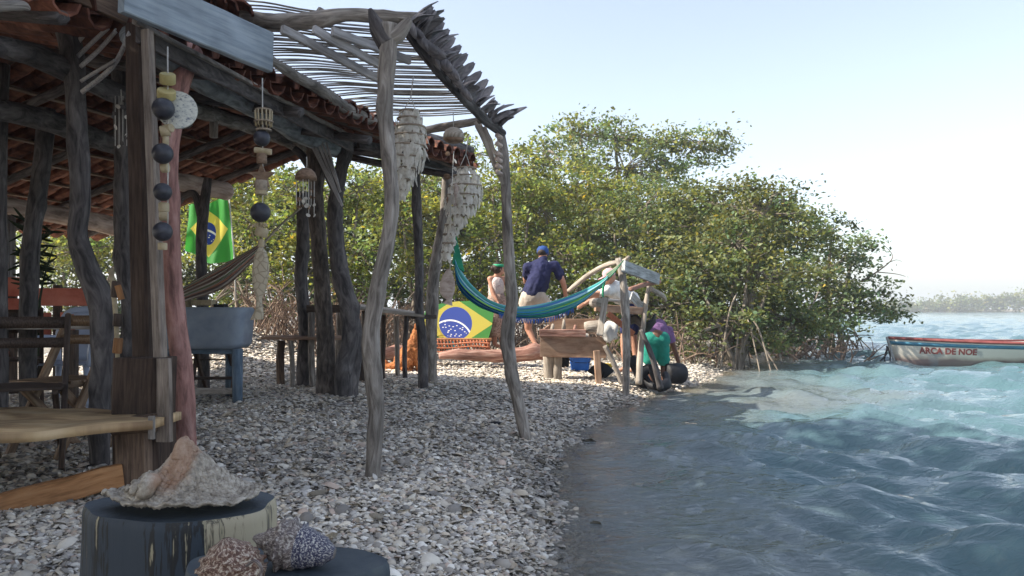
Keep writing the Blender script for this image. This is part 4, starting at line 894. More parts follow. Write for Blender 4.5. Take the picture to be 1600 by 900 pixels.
def conch_body(u, v):
    a = 2*pi*u; r = v
    rx = .165*(1+.03*sin(a*2+1)+.16*exp(-((a-pi)/.22)**2)); ry = .122*(1+.08*sin(a+2))
    x = rx*r*cos(a); y = ry*r*sin(a)
    dx = (x+.008)/(.118 if x > -.008 else .085); dy = (y-.012)/.085
    d = sqrt(dx*dx+dy*dy)
    h = .128*exp(-(d**1.25)*1.55)+.016*(1-r)**.6
    h += .016*exp(-((x-.038-.25*y)/.010)**2-((y+.02)/.05)**2)+.011*exp(-((x-.068-.2*y)/.010)**2-((y+.01)/.06)**2)+.008*exp(-((x-.095)/.009)**2-((y+.01)/.06)**2)
    h += .030*exp(-((x+.075)/.028)**2-((y+.045)/.030)**2)
    rr_ = sqrt((x/.17)**2+(y/.13)**2)
    h += .0022*sin(rr_*95+2*sin(5*a))*min(1, rr_*2)+.0030*sin(23*a+6*rr_)*rr_*(1-rr_*.4)+.0022*sin(61*x*9+31*y*5)*sin(47*y*7)
    lip = .010*max(0, (r-.86)/.14)**2
    wav = .0045*sin(4*a+.5)*r**3+.0022*sin(13*a+1)*r**6
    return cc+Vector((x, y, .004+h+lip+wav+.008*(cos(a) < 0)*(-cos(a))*r**3))
ob_ = obj('flared_lip', grid(conch_body, 220, 70), m_conch, conch); mo = ob_.modifiers.new('s', 'SOLIDIFY'); mo.thickness = .006; mo.offset = -1
gastropod(cc+Vector((-.062, -.072, .050)), (-1, -.30, .05), .050, m_conch, 'spire', conch, turns=5, W=.26, knob=.30, nk=7, elong=1.1)
obj('siphon_tip', tube([cc+Vector((-.010, .0, .105)), cc+Vector((-.010, 0, .130)), cc+Vector((-.004, .0, .150))], [.026, .017, .008], 12, 4, .1), m_conch, conch)
# patterned shells
def shell_mat(name, c1, c2, c3, sc):
    m, n, L, b = nt_of(name); tc = n.new('ShaderNodeTexCoord'); mp = n.new('ShaderNodeMapping'); mp.inputs['Scale'].default_value = sc; L.new(tc.outputs['UV'], mp.inputs[0])
    nz = n.new('ShaderNodeTexNoise'); nz.inputs['Scale'].default_value = 1; nz.inputs['Detail'].default_value = 5; nz.inputs['Distortion'].default_value = .6; nz.inputs['Roughness'].default_value = .65; L.new(mp.outputs[0], nz.inputs[0])
    rp = n.new('ShaderNodeValToRGB'); e = rp.color_ramp.elements; e[0].position = .46; e[0].color = c1+(1,); e[1].position = .60; e[1].color = c3+(1,); q = e.new(.51); q.color = c2+(1,); L.new(nz.outputs[0], rp.inputs[0])
    L.new(rp.outputs[0], b.inputs['Base Color']); b.inputs['Roughness'].default_value = .42
    bp = n.new('ShaderNodeBump'); bp.inputs['Strength'].default_value = .7; bp.inputs['Distance'].default_value = .004; L.new(nz.outputs[0], bp.inputs['Height']); L.new(bp.outputs[0], b.inputs['Normal']); return m
m_sblue = shell_mat('blue_speckled_shell', (.035, .035, .075), (.08, .08, .14), (.58, .55, .50), (9, 34, 1))
m_sbrown = shell_mat('brown_speckled_shell', (.10, .045, .028), (.24, .13, .09), (.56, .48, .38), (8, 16, 1))
def spindle(c, axis, prof, m, name, label, ribs, knobs, flat=1.0):
    ax = Vector(axis).normalized(); q = Vector((0, 0, 1)).rotation_difference(ax).to_matrix(); V = []; Fc = []; UV = []; n = 64; hs = np.linspace(0, 1, 70)
    ph = np.array([p[0] for p in prof]); pr = np.array([p[1] for p in prof]); Lh = prof[-1][0]
    for i, h in enumerate(hs):
        hh_ = h*Lh; r0 = float(np.interp(hh_, ph, pr))
        for j in range(n):
            a = 2*pi*j/n; sp = (h*7-a/(2*pi)) % 1.0
            k = 1
            if h > .42: # spire whorls with knobs
                k += knobs*(1 if sp > .55 else .1)*max(0, sin(a*9+h*20))**1.5+.10*(sp-.5)
            else: k += .022*sin(h*ribs)+.012*sin(a*22)
            V.append(Vector(c)+q@Vector((r0*k*cos(a), r0*k*flat*sin(a), hh_))); UV.append((a, h*1.2))
    for i in range(len(hs)-1):
        for j in range(n):
            j2 = (j+1) % n; Fc.append((i*n+j, i*n+j2, (i+1)*n+j2, (i+1)*n+j))
    Fc.append(tuple(range(n-1, -1, -1)))
    o = obj(name, (V, Fc, UV), m); tagit(o, label, 'shell'); return o
m_sgrey = shell_mat('grey_spire_shell', (.11, .085, .08), (.24, .19, .17), (.46, .42, .38), (9, 20, 1))
pS = P(523, 868, 1.50)
o = spindle(pS+Vector((0, 0, .004)), (-1, .08, .16), [(0, .010), (.02, .026), (.05, .037), (.085, .044), (.10, .047), (.112, .036), (.13, .022), (.145, .013), (.160, .004)], m_sblue, 'helmet_shell', 'dark blue and white speckled shell with knobbly grey spire, right of the conch', 60, .17)
o.data.materials.append(m_sgrey)
for p in o.data.polygons:
    if p.index >= 64*30: p.material_index = 1
pS = P(352, 930, 1.42)
o = spindle(pS+Vector((.02, 0, -.01)), (-.22, .1, 1), [(0, .03), (.02, .052), (.045, .059), (.065, .056), (.085, .045), (.10, .028), (.112, .006)], m_sbrown, 'helmet_shell', 'brown and cream mottled shell at the bottom edge, on the slate stump', 40, .10)
obj('lip', tube([P(385, 885, 1.36), P(398, 876, 1.36), P(408, 888, 1.36), P(405, 905, 1.36)], [.002, .003, .0035, .003], 8, 4), m_sgrey, o)
# bench at left ---------------------------------------------------
bn = thing('plank_bench', P(60, 760, 4.0)*1.0, 'rustic bench with a live edge plank seat and orange wooden rail', 'bench')
def bench_top(u, v):
    # u along, v across ; front edge live
    x0, x1 = P(-330, 655, 3.85).x, P(243, 655, 3.95).x
    x = x0+(x1-x0)*u; fy = np.interp(u, [0, .45, .72, .88, 1], [3.25, 3.38, 3.47, 3.66, 3.93])+.012*sin(u*23)+.006*sin(u*61)
    by = 4.56-.30*u
    return Vector((x, fy+(by-fy)*v, .455+.004*sin(u*30)))
g = grid(bench_top, 60, 4); o = obj('seat', (g[0], g[1], [(v*.35, u*1.9) for u, v in g[2]]), m_bench, bn); o.data.flip_normals() if o.data.polygons[0].normal.z < 0 else None; mo = o.modifiers.new('s', 'SOLIDIFY'); mo.thickness = .042; mo.offset = -1
sharp(o, 30)
obj('leg', board(P(212, 668, 4.08), P(212, 770, 4.08)+Vector((0, 0, -.05)), .17, .12, up=(0, 1, 0), segs=3, wob=.004), m_brown, bn, False)
obj('crosspiece', board(P(180, 665, 4.06), P(246, 660, 4.06), .10, .09, segs=2), m_brown, bn, False)
obj('cleat', board(P(237, 650, 3.93), P(237, 686, 3.93), .03, .02, up=(0, 1, 0), segs=2), m_bark, bn, False)
obj('rail', board(P(-160, 832, 3.35), P(190, 742, 4.02), .045, .115, segs=8, wob=.004), m_orange, bn, False)
obj('leg', board(P(-280, 700, 3.8), P(-280, 860, 3.8), .17, .12, up=(0, 1, 0), segs=3), m_brown, bn, False)
# ================================================================ HANGING THINGS
def hang(name, x, y0, y1, d, label, cat='wind chime', g=None):
    t = thing(name, P(x, y1, d), label, cat, g); obj('cord', tube([P(x, y0, d), P(x+.5, (y0+y1)/2, d), P(x, y1, d)], [.0035]*3, 5, 1), m_cord, t); return t
def cyl(name, x, y, d, rpx, hpx, m, t, ax=(0, 0, 1), n=16):
    r = rpx*d/F; h = hpx*d/F; c = P(x, y, d); a = Vector(ax).normalized()
    return sharp(obj(name, lathe(c-a*h/2, [(r*.9, 0), (r, h*.1), (r, h*.9), (r*.9, h)], n, ax), m, t))
D = 3.75
t = hang('bead_garland', 262, 73, 375, D, 'garland of dark gourds and cream beads hanging beside the squared post', 'garland')
cyl('bead', 262, 123, D, 12, 16, m_yel, t, (.2, -.5, 1)); cyl('bead', 260, 147, D, 14, 14, m_yel, t, (.3, -.6, 1))
cyl('printed_disc', 277, 172, D+.05, 30, 5, m_disc, t, (.25, -1, .1), 28)
for y, r in ((170, 17), (240, 16), (300, 14), (362, 15)): obj('gourd', ball(P(255 if y < 200 else 254, y, D-.03), r*D/F, 18, 12), m_ball, t)
for x, y, r, h, a in ((258, 205, 9, 14, (1, .3, .2)), (262, 201, 7, 16, (1, -.4, .1)), (259, 220, 5, 12, (0, 0, 1)), (258, 262, 8, 10, (1, 0, 0)), (256, 324, 8, 14, (0, 0, 1)), (256, 337, 8, 12, (1, .2, 0)), (254, 385, 7, 11, (0, 0, 1))): cyl('bead', x, y, D, r, h, m_bead, t, a)
D = 4.3
t = hang('fish_garland', 410, 122, 388, D, 'long garland of basket, star, gourds and carved fish hanging mid hut', 'garland')
geo = []
for k in range(13):
    a = 2*pi*k/13; c = P(412, 186, D); geo.append(tube([c+Vector((.042*cos(a), .042*sin(a), -.04)), c+Vector((.045*cos(a), .045*sin(a), .045))], [.004, .004], 5, 1))
for k in range(13): obj('basket_stick', [geo[k]], m_bead, t)
for y, rr in ((172, 13), (190, 15), (203, 12)): cyl('basket_ring', 412, y, D, rr, 3, m_rim, t)
obj('gourd', ball(P(409, 216, D), 13*D/F, 18, 12), m_ball, t); cyl('bead', 411, 236, D, 5, 26, m_bead, t, (1, .1, -.12)); cyl('bead', 409, 248, D, 8, 16, m_coco, t)
sp_ = []
for k in range(10):
    a = pi/2+k*pi/5; r = (22 if k % 2 == 0 else 9)*D/F; sp_.append(P(409, 276, D)+Vector((r*cos(a), 0, r*sin(a))))
obj('star', slab(sp_, .014, (0.1, 1, 0)), m_coco, t, False)
cyl('basket', 409, 290, D, 10, 16, m_rim, t); cyl('bead', 408, 300, D, 9, 9, m_bead, t)
obj('gourd', ball(P(407, 332, D), 15.5*D/F, 20, 12), m_ball, t)
for k in range(9):
    a = k*.7; cyl('bead', 407+8*cos(a), 352+2*sin(a), D, 2.6, 5, m_bead, t, (cos(a), sin(a), .3), 8)
cyl('bead', 409, 363, D, 10, 14, m_bead, t, (.25, 0, 1)); cyl('bead', 408, 380, D, 5, 12, m_bead, t)
def fish(pts, d, m, t, tailpts, nm='carved_fish'):
    # pts: left/right outline of body
    poly = [P(x, y, d) for x, y in pts]; V = []; k = len(poly)//2; UV = []; Fc = []; nv = 8
    Lp = poly[:k]; Rp = poly[k:][::-1]
    for i in range(k):
        for j in range(nv+1):
            f = j/nv; p = Lp[i].lerp(Rp[i], f); th_ = .013*sqrt(max(0, 1-(2*f-1)**2))+.004
            V.append(p+Vector((0, -th_, 0))); UV.append((f, i/k))
    off = len(V)
    for i in range(k):
        for j in range(nv+1): v = V[i*(nv+1)+j].copy(); v.y = 2*d-v.y; V.append(v); UV.append((j/nv, i/k))
    for i in range(k-1):
        for j in range(nv):
            a = i*(nv+1)+j; Fc.append((a, a+nv+1, a+nv+2, a+1)); Fc.append((off+a, off+a+1, off+a+nv+2, off+a+nv+1))
        for j in (0, nv): a = i*(nv+1)+j; Fc.append((a, off+a, off+a+nv+1, a+nv+1))
    o = obj(nm, (V, Fc, UV), m, t, False); return o
m, n, L, b = nt_of('scaled_fish_wood')
tc = n.new('ShaderNodeTexCoord'); v1 = n.new('ShaderNodeTexVoronoi'); v1.feature = 'DISTANCE_TO_EDGE'; v1.inputs['Scale'].default_value = 26; L.new(tc.outputs['Object'], v1.inputs[0])
mr = n.new('ShaderNodeMapRange'); mr.inputs[1].default_value = .0; mr.inputs[2].default_value = .10; L.new(v1.outputs[0], mr.inputs[0])
mx = n.new('ShaderNodeMix'); mx.data_type = 'RGBA'; L.new(mr.outputs[0], mx.inputs[0]); mx.inputs[6].default_value = (.26, .21, .14, 1); mx.inputs[7].default_value = (.42, .35, .25, 1); L.new(mx.outputs[2], b.inputs['Base Color'])
bp = n.new('ShaderNodeBump'); bp.inputs['Strength'].default_value = .5; bp.inputs['Distance'].default_value = .004; L.new(mr.outputs[0], bp.inputs['Height']); L.new(bp.outputs[0], b.inputs['Normal'])
fish([(406, 384), (399, 396), (395, 412), (394, 430), (396, 450), (401, 468), (400, 480), (396, 490), (391, 500), (411, 499), (412, 490), (410, 480), (409, 468), (416, 450), (420, 430), (420, 412), (417, 396), (409, 384)], D, m, t, None)
# coconut bell with shells
D = 5.2
t = hang('coconut_mobile', 479, 245, 262, D, 'half coconut bell with dangling small shells near the hut post cluster')
c = P(478, 281, D); r = 17*D/F
o = obj('coconut_bell', lathe(c, [(r, 0), (r*.97, r*.35), (r*.8, r*.72), (r*.5, r*.98), (.004, r*1.12)], 22), m_coco, t); mo = o.modifiers.new('s', 'SOLIDIFY'); mo.thickness = .006
def shellbit(c, r, m, parent, rr, nm='shell'):
    R_ = Matrix.Rotation(rr.uniform(0, 6.28), 3, 'Z')@Matrix.Rotation(rr.uniform(.9, 2.2), 3, 'X')
    V = []; Fc = []
    V.append(c+R_@Vector((0, 0, r*.35)))
    for j in range(8):
        a = 2*pi*j/8; q = r*(1-.15*cos(a)); V.append(c+R_@Vector((q*cos(a), q*sin(a)*.88, 0)))
    for j in range(8): Fc.append((0, 1+j, 1+(j+1) % 8))
    return obj(nm, (V, Fc, None), m, parent)
rr = random.Random(31)
for k in range(7):
    x = 464+k*4.6+rr.uniform(-1, 1); y1 = rr.uniform(318, 340); dd = D+rr.uniform(-.06, .06)
    obj('thread', tube([P(x, 280, dd), P(x, y1, dd)], [.0025]*2, 4, 1), m_cord, t)
    for q in range(3): shellbit(P(x+rr.uniform(-1, 1), y1-q*12+rr.uniform(-4, 4), dd), rr.uniform(.010, .02), m_shellw if rr.random() < .5 else m_coco, t, rr)
t = hang('shell_chime', 189, 140, 168, 4.9, 'dark chime with dangling grey shells beside the bowed post')
for k in range(18):
    x = 189+rr.uniform(-12, 12); y = rr.uniform(152, 232); shellbit(P(x, y, 4.9+rr.uniform(-.05, .05)), rr.uniform(.012, .022), m_shellw if rr.random() < .35 else m_barkd, t, rr)
for k in range(4): obj('thread', tube([P(180+k*6, 150, 4.9), P(180+k*6, 228, 4.9)], [.0025]*2, 4, 1), m_cord, t)
# capiz chandeliers
def chandelier(x, y0, tiers, d, label, cordtop):
    t = thing('shell_chandelier', P(x, tiers[-1][1], d), label, 'chandelier', 'shell chandeliers hanging from the pergola')
    obj('cord', tube([P(x+6, cordtop, d), P(x+2, y0-22, d)], [.004]*2, 5, 1), m_cord, t)
    for dx in (-8, 9): obj('cord', tube([P(x+2, y0-22, d), P(x+dx, y0, d)], [.003]*2, 5, 1), m_cord, t)
    for (tx, ty, tr, hh) in tiers:
        r = tr*d/F; c = P(tx, ty, d); n_ = max(7, int(tr*.95)); 
        ring = [c+Vector((r*cos(2*pi*k/24), r*sin(2*pi*k/24), 0)) for k in range(25)]
        obj('ring', tube(ring, [.007]*25, 5, 1, cap=False), m_rim, t)
        for k in range(n_):
            a = 2*pi*k/n_+rr.uniform(-.1, .1); s_ = hh*d/F*rr.uniform(.85, 1.15); wd = max(.018, 2*pi*r/n_*.50)*rr.uniform(.8, 1.25)
            cx_ = c+Vector((r*rr.uniform(.92, 1.1)*cos(a), r*1.02*sin(a), -s_*rr.uniform(.35, .85))); tang = Vector((-sin(a), cos(a), 0)); outw = Vector((cos(a), sin(a), 0)); V = [cx_+outw*.006]; 
            tl = rr.uniform(-.3, .55)
            for j in range(9):
                b_ = 2*pi*j/9; V.append(cx_+tang*(wd*cos(b_))+(Vector((0, 0, 1))+outw*-tl).normalized()*(s_*.62*sin(b_)))
            obj('capiz_disc', (V, [(0, 1+j, 1+(j+1) % 9) for j in range(9)], None), m_shellw, t, False)
    return t
d1 = 5.3
chandelier(640, 172, [(640, 174, 15, 12), (640, 186, 19, 13), (641, 199, 23, 13), (640, 213, 26, 15), (636, 229, 28, 16), (633, 247, 27, 16), (629, 264, 20, 17), (627, 281, 13, 16), (626, 296, 7, 15)], d1, 'larger capiz shell chandelier, just right of the tall pergola post', 118)
d2 = 6.0
chandelier(726, 262, [(728, 263, 14, 11), (728, 276, 21, 13), (727, 291, 25, 14), (724, 306, 26, 15), (720, 321, 22, 15), (714, 337, 15, 15), (706, 352, 11, 14), (702, 366, 9, 13), (700, 380, 8, 13), (697, 394, 7, 13)], d2, 'lower capiz shell chandelier with a long tail, left of the thin post', 212)
t = hang('coconut_mobile', 708, 175, 200, 5.9, 'round coconut half disc mobile hung between the two capiz chandeliers')
c = P(709, 217, 5.9); r = 17*5.9/F
o = obj('coconut_bell', lathe(c, [(r, 0), (r*.97, r*.4), (r*.75, r*.8), (r*.4, r*1.0), (.004, r*1.06)], 22), m_drift, t)
obj('coconut_base', lathe(c-Vector((0, 0, r*.35)), [(r*.5, 0), (r*.8, r*.12), (r*.98, r*.34)], 22), m_coco, t)
for k in range(9): shellbit(P(703+rr.uniform(-8, 12), 240+k*12, 5.9), rr.uniform(.02, .035), m_shellw if k % 3 else m_coco, t, rr)
obj('thread', tube([P(709, 236, 5.9), P(703, 350, 5.9)], [.003]*2, 4, 1), m_cord, t)
obj('carved_seahorse', tube([P(712, 286, 5.9), P(714, 300, 5.9), P(712, 318, 5.9), P(708, 322, 5.9)], [.012, .028, .018, .006], 8, 4), m_fishr, t)
t = hang('carved_fish', 703, 392, 424, 6.4, 'pale carved wooden fish hanging nose up above the painted flag board', 'carving')
fish([(699, 420), (692, 430), (687, 442), (687, 456), (691, 464), (697, 468), (692, 474), (707, 478), (706, 468), (708, 462), (711, 452), (711, 440), (708, 430), (703, 420)], 6.4, m_fishr, t, None, 'fish_body')
# ================================================================ INSIDE THE HUT
def folding_chair(px, py, d, rz, label, m=None):
    g = P(px, py, d); org = Vector((g.x, d, gz(g.x, d))); m = m or m_mid
    t = thing('folding_chair', org, label, 'chair', 'folding wooden chairs inside the hut')
    Rz = Matrix.Rotation(rz, 3, 'Z')
    def W(x, y, z): return org+Rz@Vector((x, y, z))
    for s in (-1, 1):
        obj('leg', board(W(s*.2, .24, 0), W(s*.2, -.20, .86), .03, .05, up=Rz@Vector((0, 1, 0)), segs=2), m, t, False)
        obj('leg', board(W(s*.165, -.22, 0), W(s*.165, .20, .44), .03, .05, up=Rz@Vector((0, 1, 0)), segs=2), m, t, False)
        obj('seat_rail', board(W(s*.165, -.2, .43), W(s*.165, .22, .44), .03, .035, segs=2), m, t, False)
    for k in range(5): obj('seat_slat', board(W(-.2, -.16+k*.09, .455), W(.2, -.16+k*.09, .455), .07, .016, segs=2), m, t, False)
    for z, h in ((.82, .07), (.70, .06)):
        yy = -.20+(.86-z)*.51
        obj('back_slat', grid(lambda u, v: W((u-.5)*.42, yy-.03*sin(pi*u)-.012, z+(v-.5)*h), 8, 1), m, t).modifiers.new('s', 'SOLIDIFY').thickness = .018
    obj('stretcher', board(W(-.2, .15, .18), W(.2, .15, .18), .02, .03, segs=1), m, t, False)
    return t
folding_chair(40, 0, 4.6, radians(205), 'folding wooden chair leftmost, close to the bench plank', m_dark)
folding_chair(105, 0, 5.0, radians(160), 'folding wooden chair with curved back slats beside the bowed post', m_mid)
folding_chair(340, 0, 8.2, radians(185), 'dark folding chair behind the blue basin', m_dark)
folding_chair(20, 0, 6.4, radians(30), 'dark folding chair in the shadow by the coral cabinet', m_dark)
# table inside
t = thing('dining_table', P(70, 560, 6.0), 'dark table with a thin grey top between the folding chairs', 'table')
o_ = Vector((-3.55, 5.9, gz(-3.6, 6)))
obj('tabletop', board(o_+Vector((-.7, 0, .76)), o_+Vector((.55, .15, .76)), .75, .035, segs=3), m_bark, t, False)
for sx_ in (-.6, .45):
    for sy in (-.28, .3): obj('leg', board(o_+Vector((sx_, sy, 0)), o_+Vector((sx_, sy, .74)), .06, .06, up=(0, 1, 0), segs=2), m_dark, t, False)
# coral cabinet
t = thing('coral_cabinet', P(60, 560, 7.6), 'low coral red board cabinet standing against the back of the hut', 'cabinet')
zc = gz(-4.6, 7.6)
for k, (xa, xb, ya, yb) in enumerate(((-60, 34, 433, 463), (-60, 30, 466, 500), (44, 150, 450, 478), (54, 78, 488, 528), (96, 118, 488, 524), (-60, 12, 500, 530), (-60, 14, 548, 580))):
    obj('panel', board(P(xa, (ya+yb)/2, 7.5+.02*k), P(xb, (ya+yb)/2, 7.7+.02*k), .03, (yb-ya)*7.6/F, segs=3), m_coral, t, False)
for x in (-50, 20, 48, 90, 148): obj('frame_post', board(P(x, 445, 7.85), P(x, 600, 7.85), .07, .06, up=(0, 1, 0), segs=2), m_dark, t, False)
obj('frame_rail', board(P(-60, 535, 7.8), P(150, 533, 7.9), .05, .06, segs=2), m_dark, t, False)
# pale plastic chair
def plastic_chair(px, d, rz, m, label, sc=1):
    g = P(px, 500, d); org = Vector((g.x, d, gz(g.x, d))); t = thing('plastic_chair', org, label, 'chair'); Rz = Matrix.Rotation(rz, 3, 'Z')
    def W(x, y, z): return org+Rz@(Vector((x, y, z))*sc)
    def bk_(u, v): return W((u-.5)*(.42+.05*v), -.20-.10*v, .44+.42*v+.03*sin(pi*u)*v)
    # backrest: frame ring with central splat
    ring = [W(-.20, -.2, .44), W(-.22, -.25, .65), W(-.17, -.29, .84), W(0, -.30, .88), W(.17, -.29, .84), W(.22, -.25, .65), W(.20, -.2, .44)]
    obj('back_frame', tube(ring, [.028]*7, 8, 4, flat=.6), m, t)
    obj('back_splat', grid(lambda u, v: W((u-.5)*(.13+.10*v*v), -.205-.09*v, .44+.42*v), 4, 8), m, t).modifiers.new('s', 'SOLIDIFY').thickness = .008
    obj('seat', grid(lambda u, v: W((u-.5)*.44, -.2+.42*v, .44-.015*sin(pi*u)*sin(pi*v)), 8, 8), m, t).modifiers.new('s', 'SOLIDIFY').thickness = .012
    for s in (-1, 1):
        obj('armrest', tube([W(s*.22, -.24, .64), W(s*.25, 0, .65), W(s*.24, .2, .6), W(s*.23, .22, .42)], [.018]*4, 7, 4), m, t)
        for yy in (-.22, .2): obj('leg', tube([W(s*.20, yy, .43), W(s*.24, yy*1.15, 0)], [.026, .018], 8, 1), m, t)
    return t
plastic_chair(112, 6.6, radians(185), m_plas, 'pale blue plastic chair with an open arched back by the bowed post')
plastic_chair(704, 14.0, radians(150), m_plast, 'turquoise plastic chair behind the painted flag board', .95)
# grey sheet wall at left
o = obj('sheet_wall', grid(lambda u, v: P(-120+145*u, 560-225*v, 9.0)+Vector((0, .012*sin(u*150), 0)), 90, 2), m_grey, None); o.modifiers.new('s', 'SOLIDIFY').thickness = .006
tagit(o, 'grey ribbed sheet wall at the back left of the hut', 'wall')
# potted plant silhouette
t = thing('leafy_plant', P(50, 470, 7.0), 'dark spiky leaved plant silhouetted behind the left pole', 'plant')
rr2 = random.Random(5)
for k in range(5):
    bx = 50+k*6-12; obj('stem', tube([P(bx, 600, 7), P(bx, 470, 7), P(bx+rr2.uniform(-20, 25), 350+rr2.uniform(0, 50), 7)], [.014, .012, .004], 6, 4), m_plant, t)
for k in range(85):
    y = rr2.uniform(345, 450); x = 52+rr2.uniform(-14, 14); a = rr2.uniform(-.6, 1.1); s_ = rr2.choice((-1, 1)); b0 = P(x, y, 7+rr2.uniform(-.12, .12))
    petal(b0, Vector((s_*cos(a), rr2.uniform(-.5, .5), sin(a))), Vector((0, -1, .3)), rr2.uniform(.10, .2), .012, .25, t, m_plant, 'leaf')
# walking stick
t = thing('bamboo_stick', P(184, 640, 4.45), 'thin tan stick with brown leather bands standing by the squared post', 'stick')
obj('shaft', tube([P(173, 420, 4.45), P(179, 470, 4.45), P(183, 540, 4.45), P(184, 600, 4.45), P(185, 655, 4.45)], [.014, .013, .012, .011, .010], 9, 4, .08), m_bead, t)
for x, y, h in ((181, 452, 26), (184, 500, 20), (184, 540, 24)): cyl('band', x, y, 4.45, 7, h, m_orange if h == 24 else m_dark, t, (.1, 0, 1), 12)
obj('band', board(P(184, 446, 4.42), P(190, 468, 4.42), .03, .02, up=(0, 1, 0), segs=2), m_orange, t, False)
# ---- blue basin table
DB = G(372, 629).y; gzb = gz(P(330, 600, DB).x, DB)
t = thing('basin_table', P(330, 600, DB), 'blue grey basin on a table with round painted legs and stretcher', 'basin')
def basin(u, v):
    x0, x1 = P(232, 0, DB).x, P(384, 0, DB).x; cx_ = (x0+x1)/2; hx = (x1-x0)/2; hy = .26
    a = 2*pi*u; e = .38
    sx_ = math.copysign(abs(cos(a))**e, cos(a)); sy = math.copysign(abs(sin(a))**e, sin(a))
    zt, zb = P(0, 480, DB).z, P(0, 545, DB).z
    prof = [(0, 0), (.9, 0), (.985, .08), (1, .25), (1, .8), (.985, .95), (.95, 1.0), (.90, .99), (.87, .9), (.85, .3), (0, .25)]
    k = v*(len(prof)-1); i = min(int(k), len(prof)-2); f = k-i; r = prof[i][0]*(1-f)+prof[i+1][0]*f; z = prof[i][1]*(1-f)+prof[i+1][1]*f
    tp_ = 1-.07*(1-z)
    return Vector((cx_+hx*r*sx_*tp_, DB+.15+hy*r*sy*tp_, zb+(zt-zb)*z))
obj('basin', grid(basin, 64, 30), m_blue, t)
for x, y in ((371, 0), (250, 0), (360, .42), (262, .42)):
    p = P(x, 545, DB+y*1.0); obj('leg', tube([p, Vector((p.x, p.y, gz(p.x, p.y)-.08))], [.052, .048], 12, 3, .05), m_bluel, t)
obj('apron', board(P(238, 549, DB+.02), P(372, 549, DB+.02), .04, .05, segs=2), m_bluel, t, False)
obj('stretcher', board(P(250, 611, DB+.02), P(368, 611, DB+.02), .05, .06, segs=3), m_bark, t, False)
obj('stretcher', board(P(290, 562, DB+.4), P(368, 562, DB+.4), .015, .015, segs=1), m_dark, t, False)
for x, y, w_, h, mm_, lb in ((318, 473, .20, .055, m_bead, 'pale cardboard box lying on the blue basin'), (291, 470, .07, .12, m_bead, 'small upright cream box on the blue basin, left of the flat box'), (345, 478, .10, .035, m_blk, 'small dark tool roll on the right rim of the blue basin')):
    o = obj('box', board(P(x, y, DB+.1)-Vector((w_/2, 0, 0)), P(x, y, DB+.1)+Vector((w_/2, 0, 0)), .12, h, segs=2), mm_, None, False); tagit(o, lb, 'box')
# stool behind basin etc.
# striped brown hammock
def stripes(name, cs, sc):
    m, n, L, b = nt_of(name); tc = n.new('ShaderNodeTexCoord'); sx = n.new('ShaderNodeSeparateXYZ'); L.new(tc.outputs['UV'], sx.inputs[0])
    rp = n.new('ShaderNodeValToRGB'); rp.color_ramp.interpolation = 'CONSTANT'; e = rp.color_ramp.elements; k = len(cs)
    while len(e) < k: e.new(.5)
    for i, c in enumerate(cs): e[i].position = i/k; e[i].color = tuple(c)+(1,)
    mm = n.new('ShaderNodeMath'); mm.operation = 'MULTIPLY'; L.new(sx.outputs[1], mm.inputs[0]); mm.inputs[1].default_value = sc; fr_ = n.new('ShaderNodeMath'); fr_.operation = 'FRACT'; L.new(mm.outputs[0], fr_.inputs[0]); L.new(fr_.outputs[0], rp.inputs[0])
    L.new(rp.outputs[0], b.inputs['Base Color']); b.inputs['Roughness'].default_value = .85
    w_ = n.new('ShaderNodeTexWave'); w_.inputs['Scale'].default_value = 60; w_.inputs['Distortion'].default_value = 2; L.new(tc.outputs['Object'], w_.inputs[0])
    bp = n.new('ShaderNodeBump'); bp.inputs['Strength'].default_value = .3; bp.inputs['Distance'].default_value = .006; L.new(w_.outputs[1], bp.inputs['Height']); L.new(bp.outputs[0], b.inputs['Normal'])
    t = n.new('ShaderNodeBsdfTranslucent'); L.new(rp.outputs[0], t.inputs[0]); ms = n.new('ShaderNodeMixShader'); ms.inputs[0].default_value = .25; L.new(b.outputs[0], ms.inputs[1]); L.new(t.outputs[0], ms.inputs[2]); L.new(ms.outputs[0], n['Material Output'].inputs[0]); return m
def hammock_mesh(top, bot, folds, depth):
    """top/bot: lists (px, py, d): upper and lower outline of the sling"""
    tp, _ = smooth_path([P(*a) for a in top], [1]*len(top), 10); bt, _ = smooth_path([P(*a) for a in bot], [1]*len(bot), 10); N = len(tp)-1
    def fn(u, v):
        i = min(int(round(u*N)), N); a = tp[i]; b = bt[i]; wd = (a-b).length; p = b.lerp(a, v)
        bulge = 4*v*(1-v)*depth*sin(pi*min(1, max(0, u)))**.5
        f = .10*wd*sin(folds*v*2*pi+3*sin(u*5))*(1-.4*sin(pi*u))+.05*wd*sin(folds*2.3*v*2*pi+u*9)
        return p+Vector((0, -bulge+f, f*.35))
    return grid(fn, N, 40)
mh1 = stripes('brown_striped_cloth', [(.18, .12, .09), (.42, .36, .30), (.14, .10, .09), (.42, .20, .12), (.34, .30, .27), (.15, .18, .09), (.45, .40, .35), (.20, .13, .10)], 2)
t = thing('brown_hammock', P(340, 470, 7.6), 'gathered brown and grey striped hammock hanging behind the basin', 'hammock')
obj('cloth', hammock_mesh([(230, 478, 7.6), (290, 446, 7.6), (340, 418, 7.6), (385, 393, 7.6), (413, 376, 7.6)], [(230, 492, 7.6), (295, 470, 7.55), (350, 450, 7.5), (392, 412, 7.55), (416, 384, 7.6)], 4, .1), mh1, t)
obj('rope', tube([P(412, 380, 7.6), P(440, 350, 7.9), P(470, 325, 8.8)], [.012]*3, 6, 4), m_rim, t)
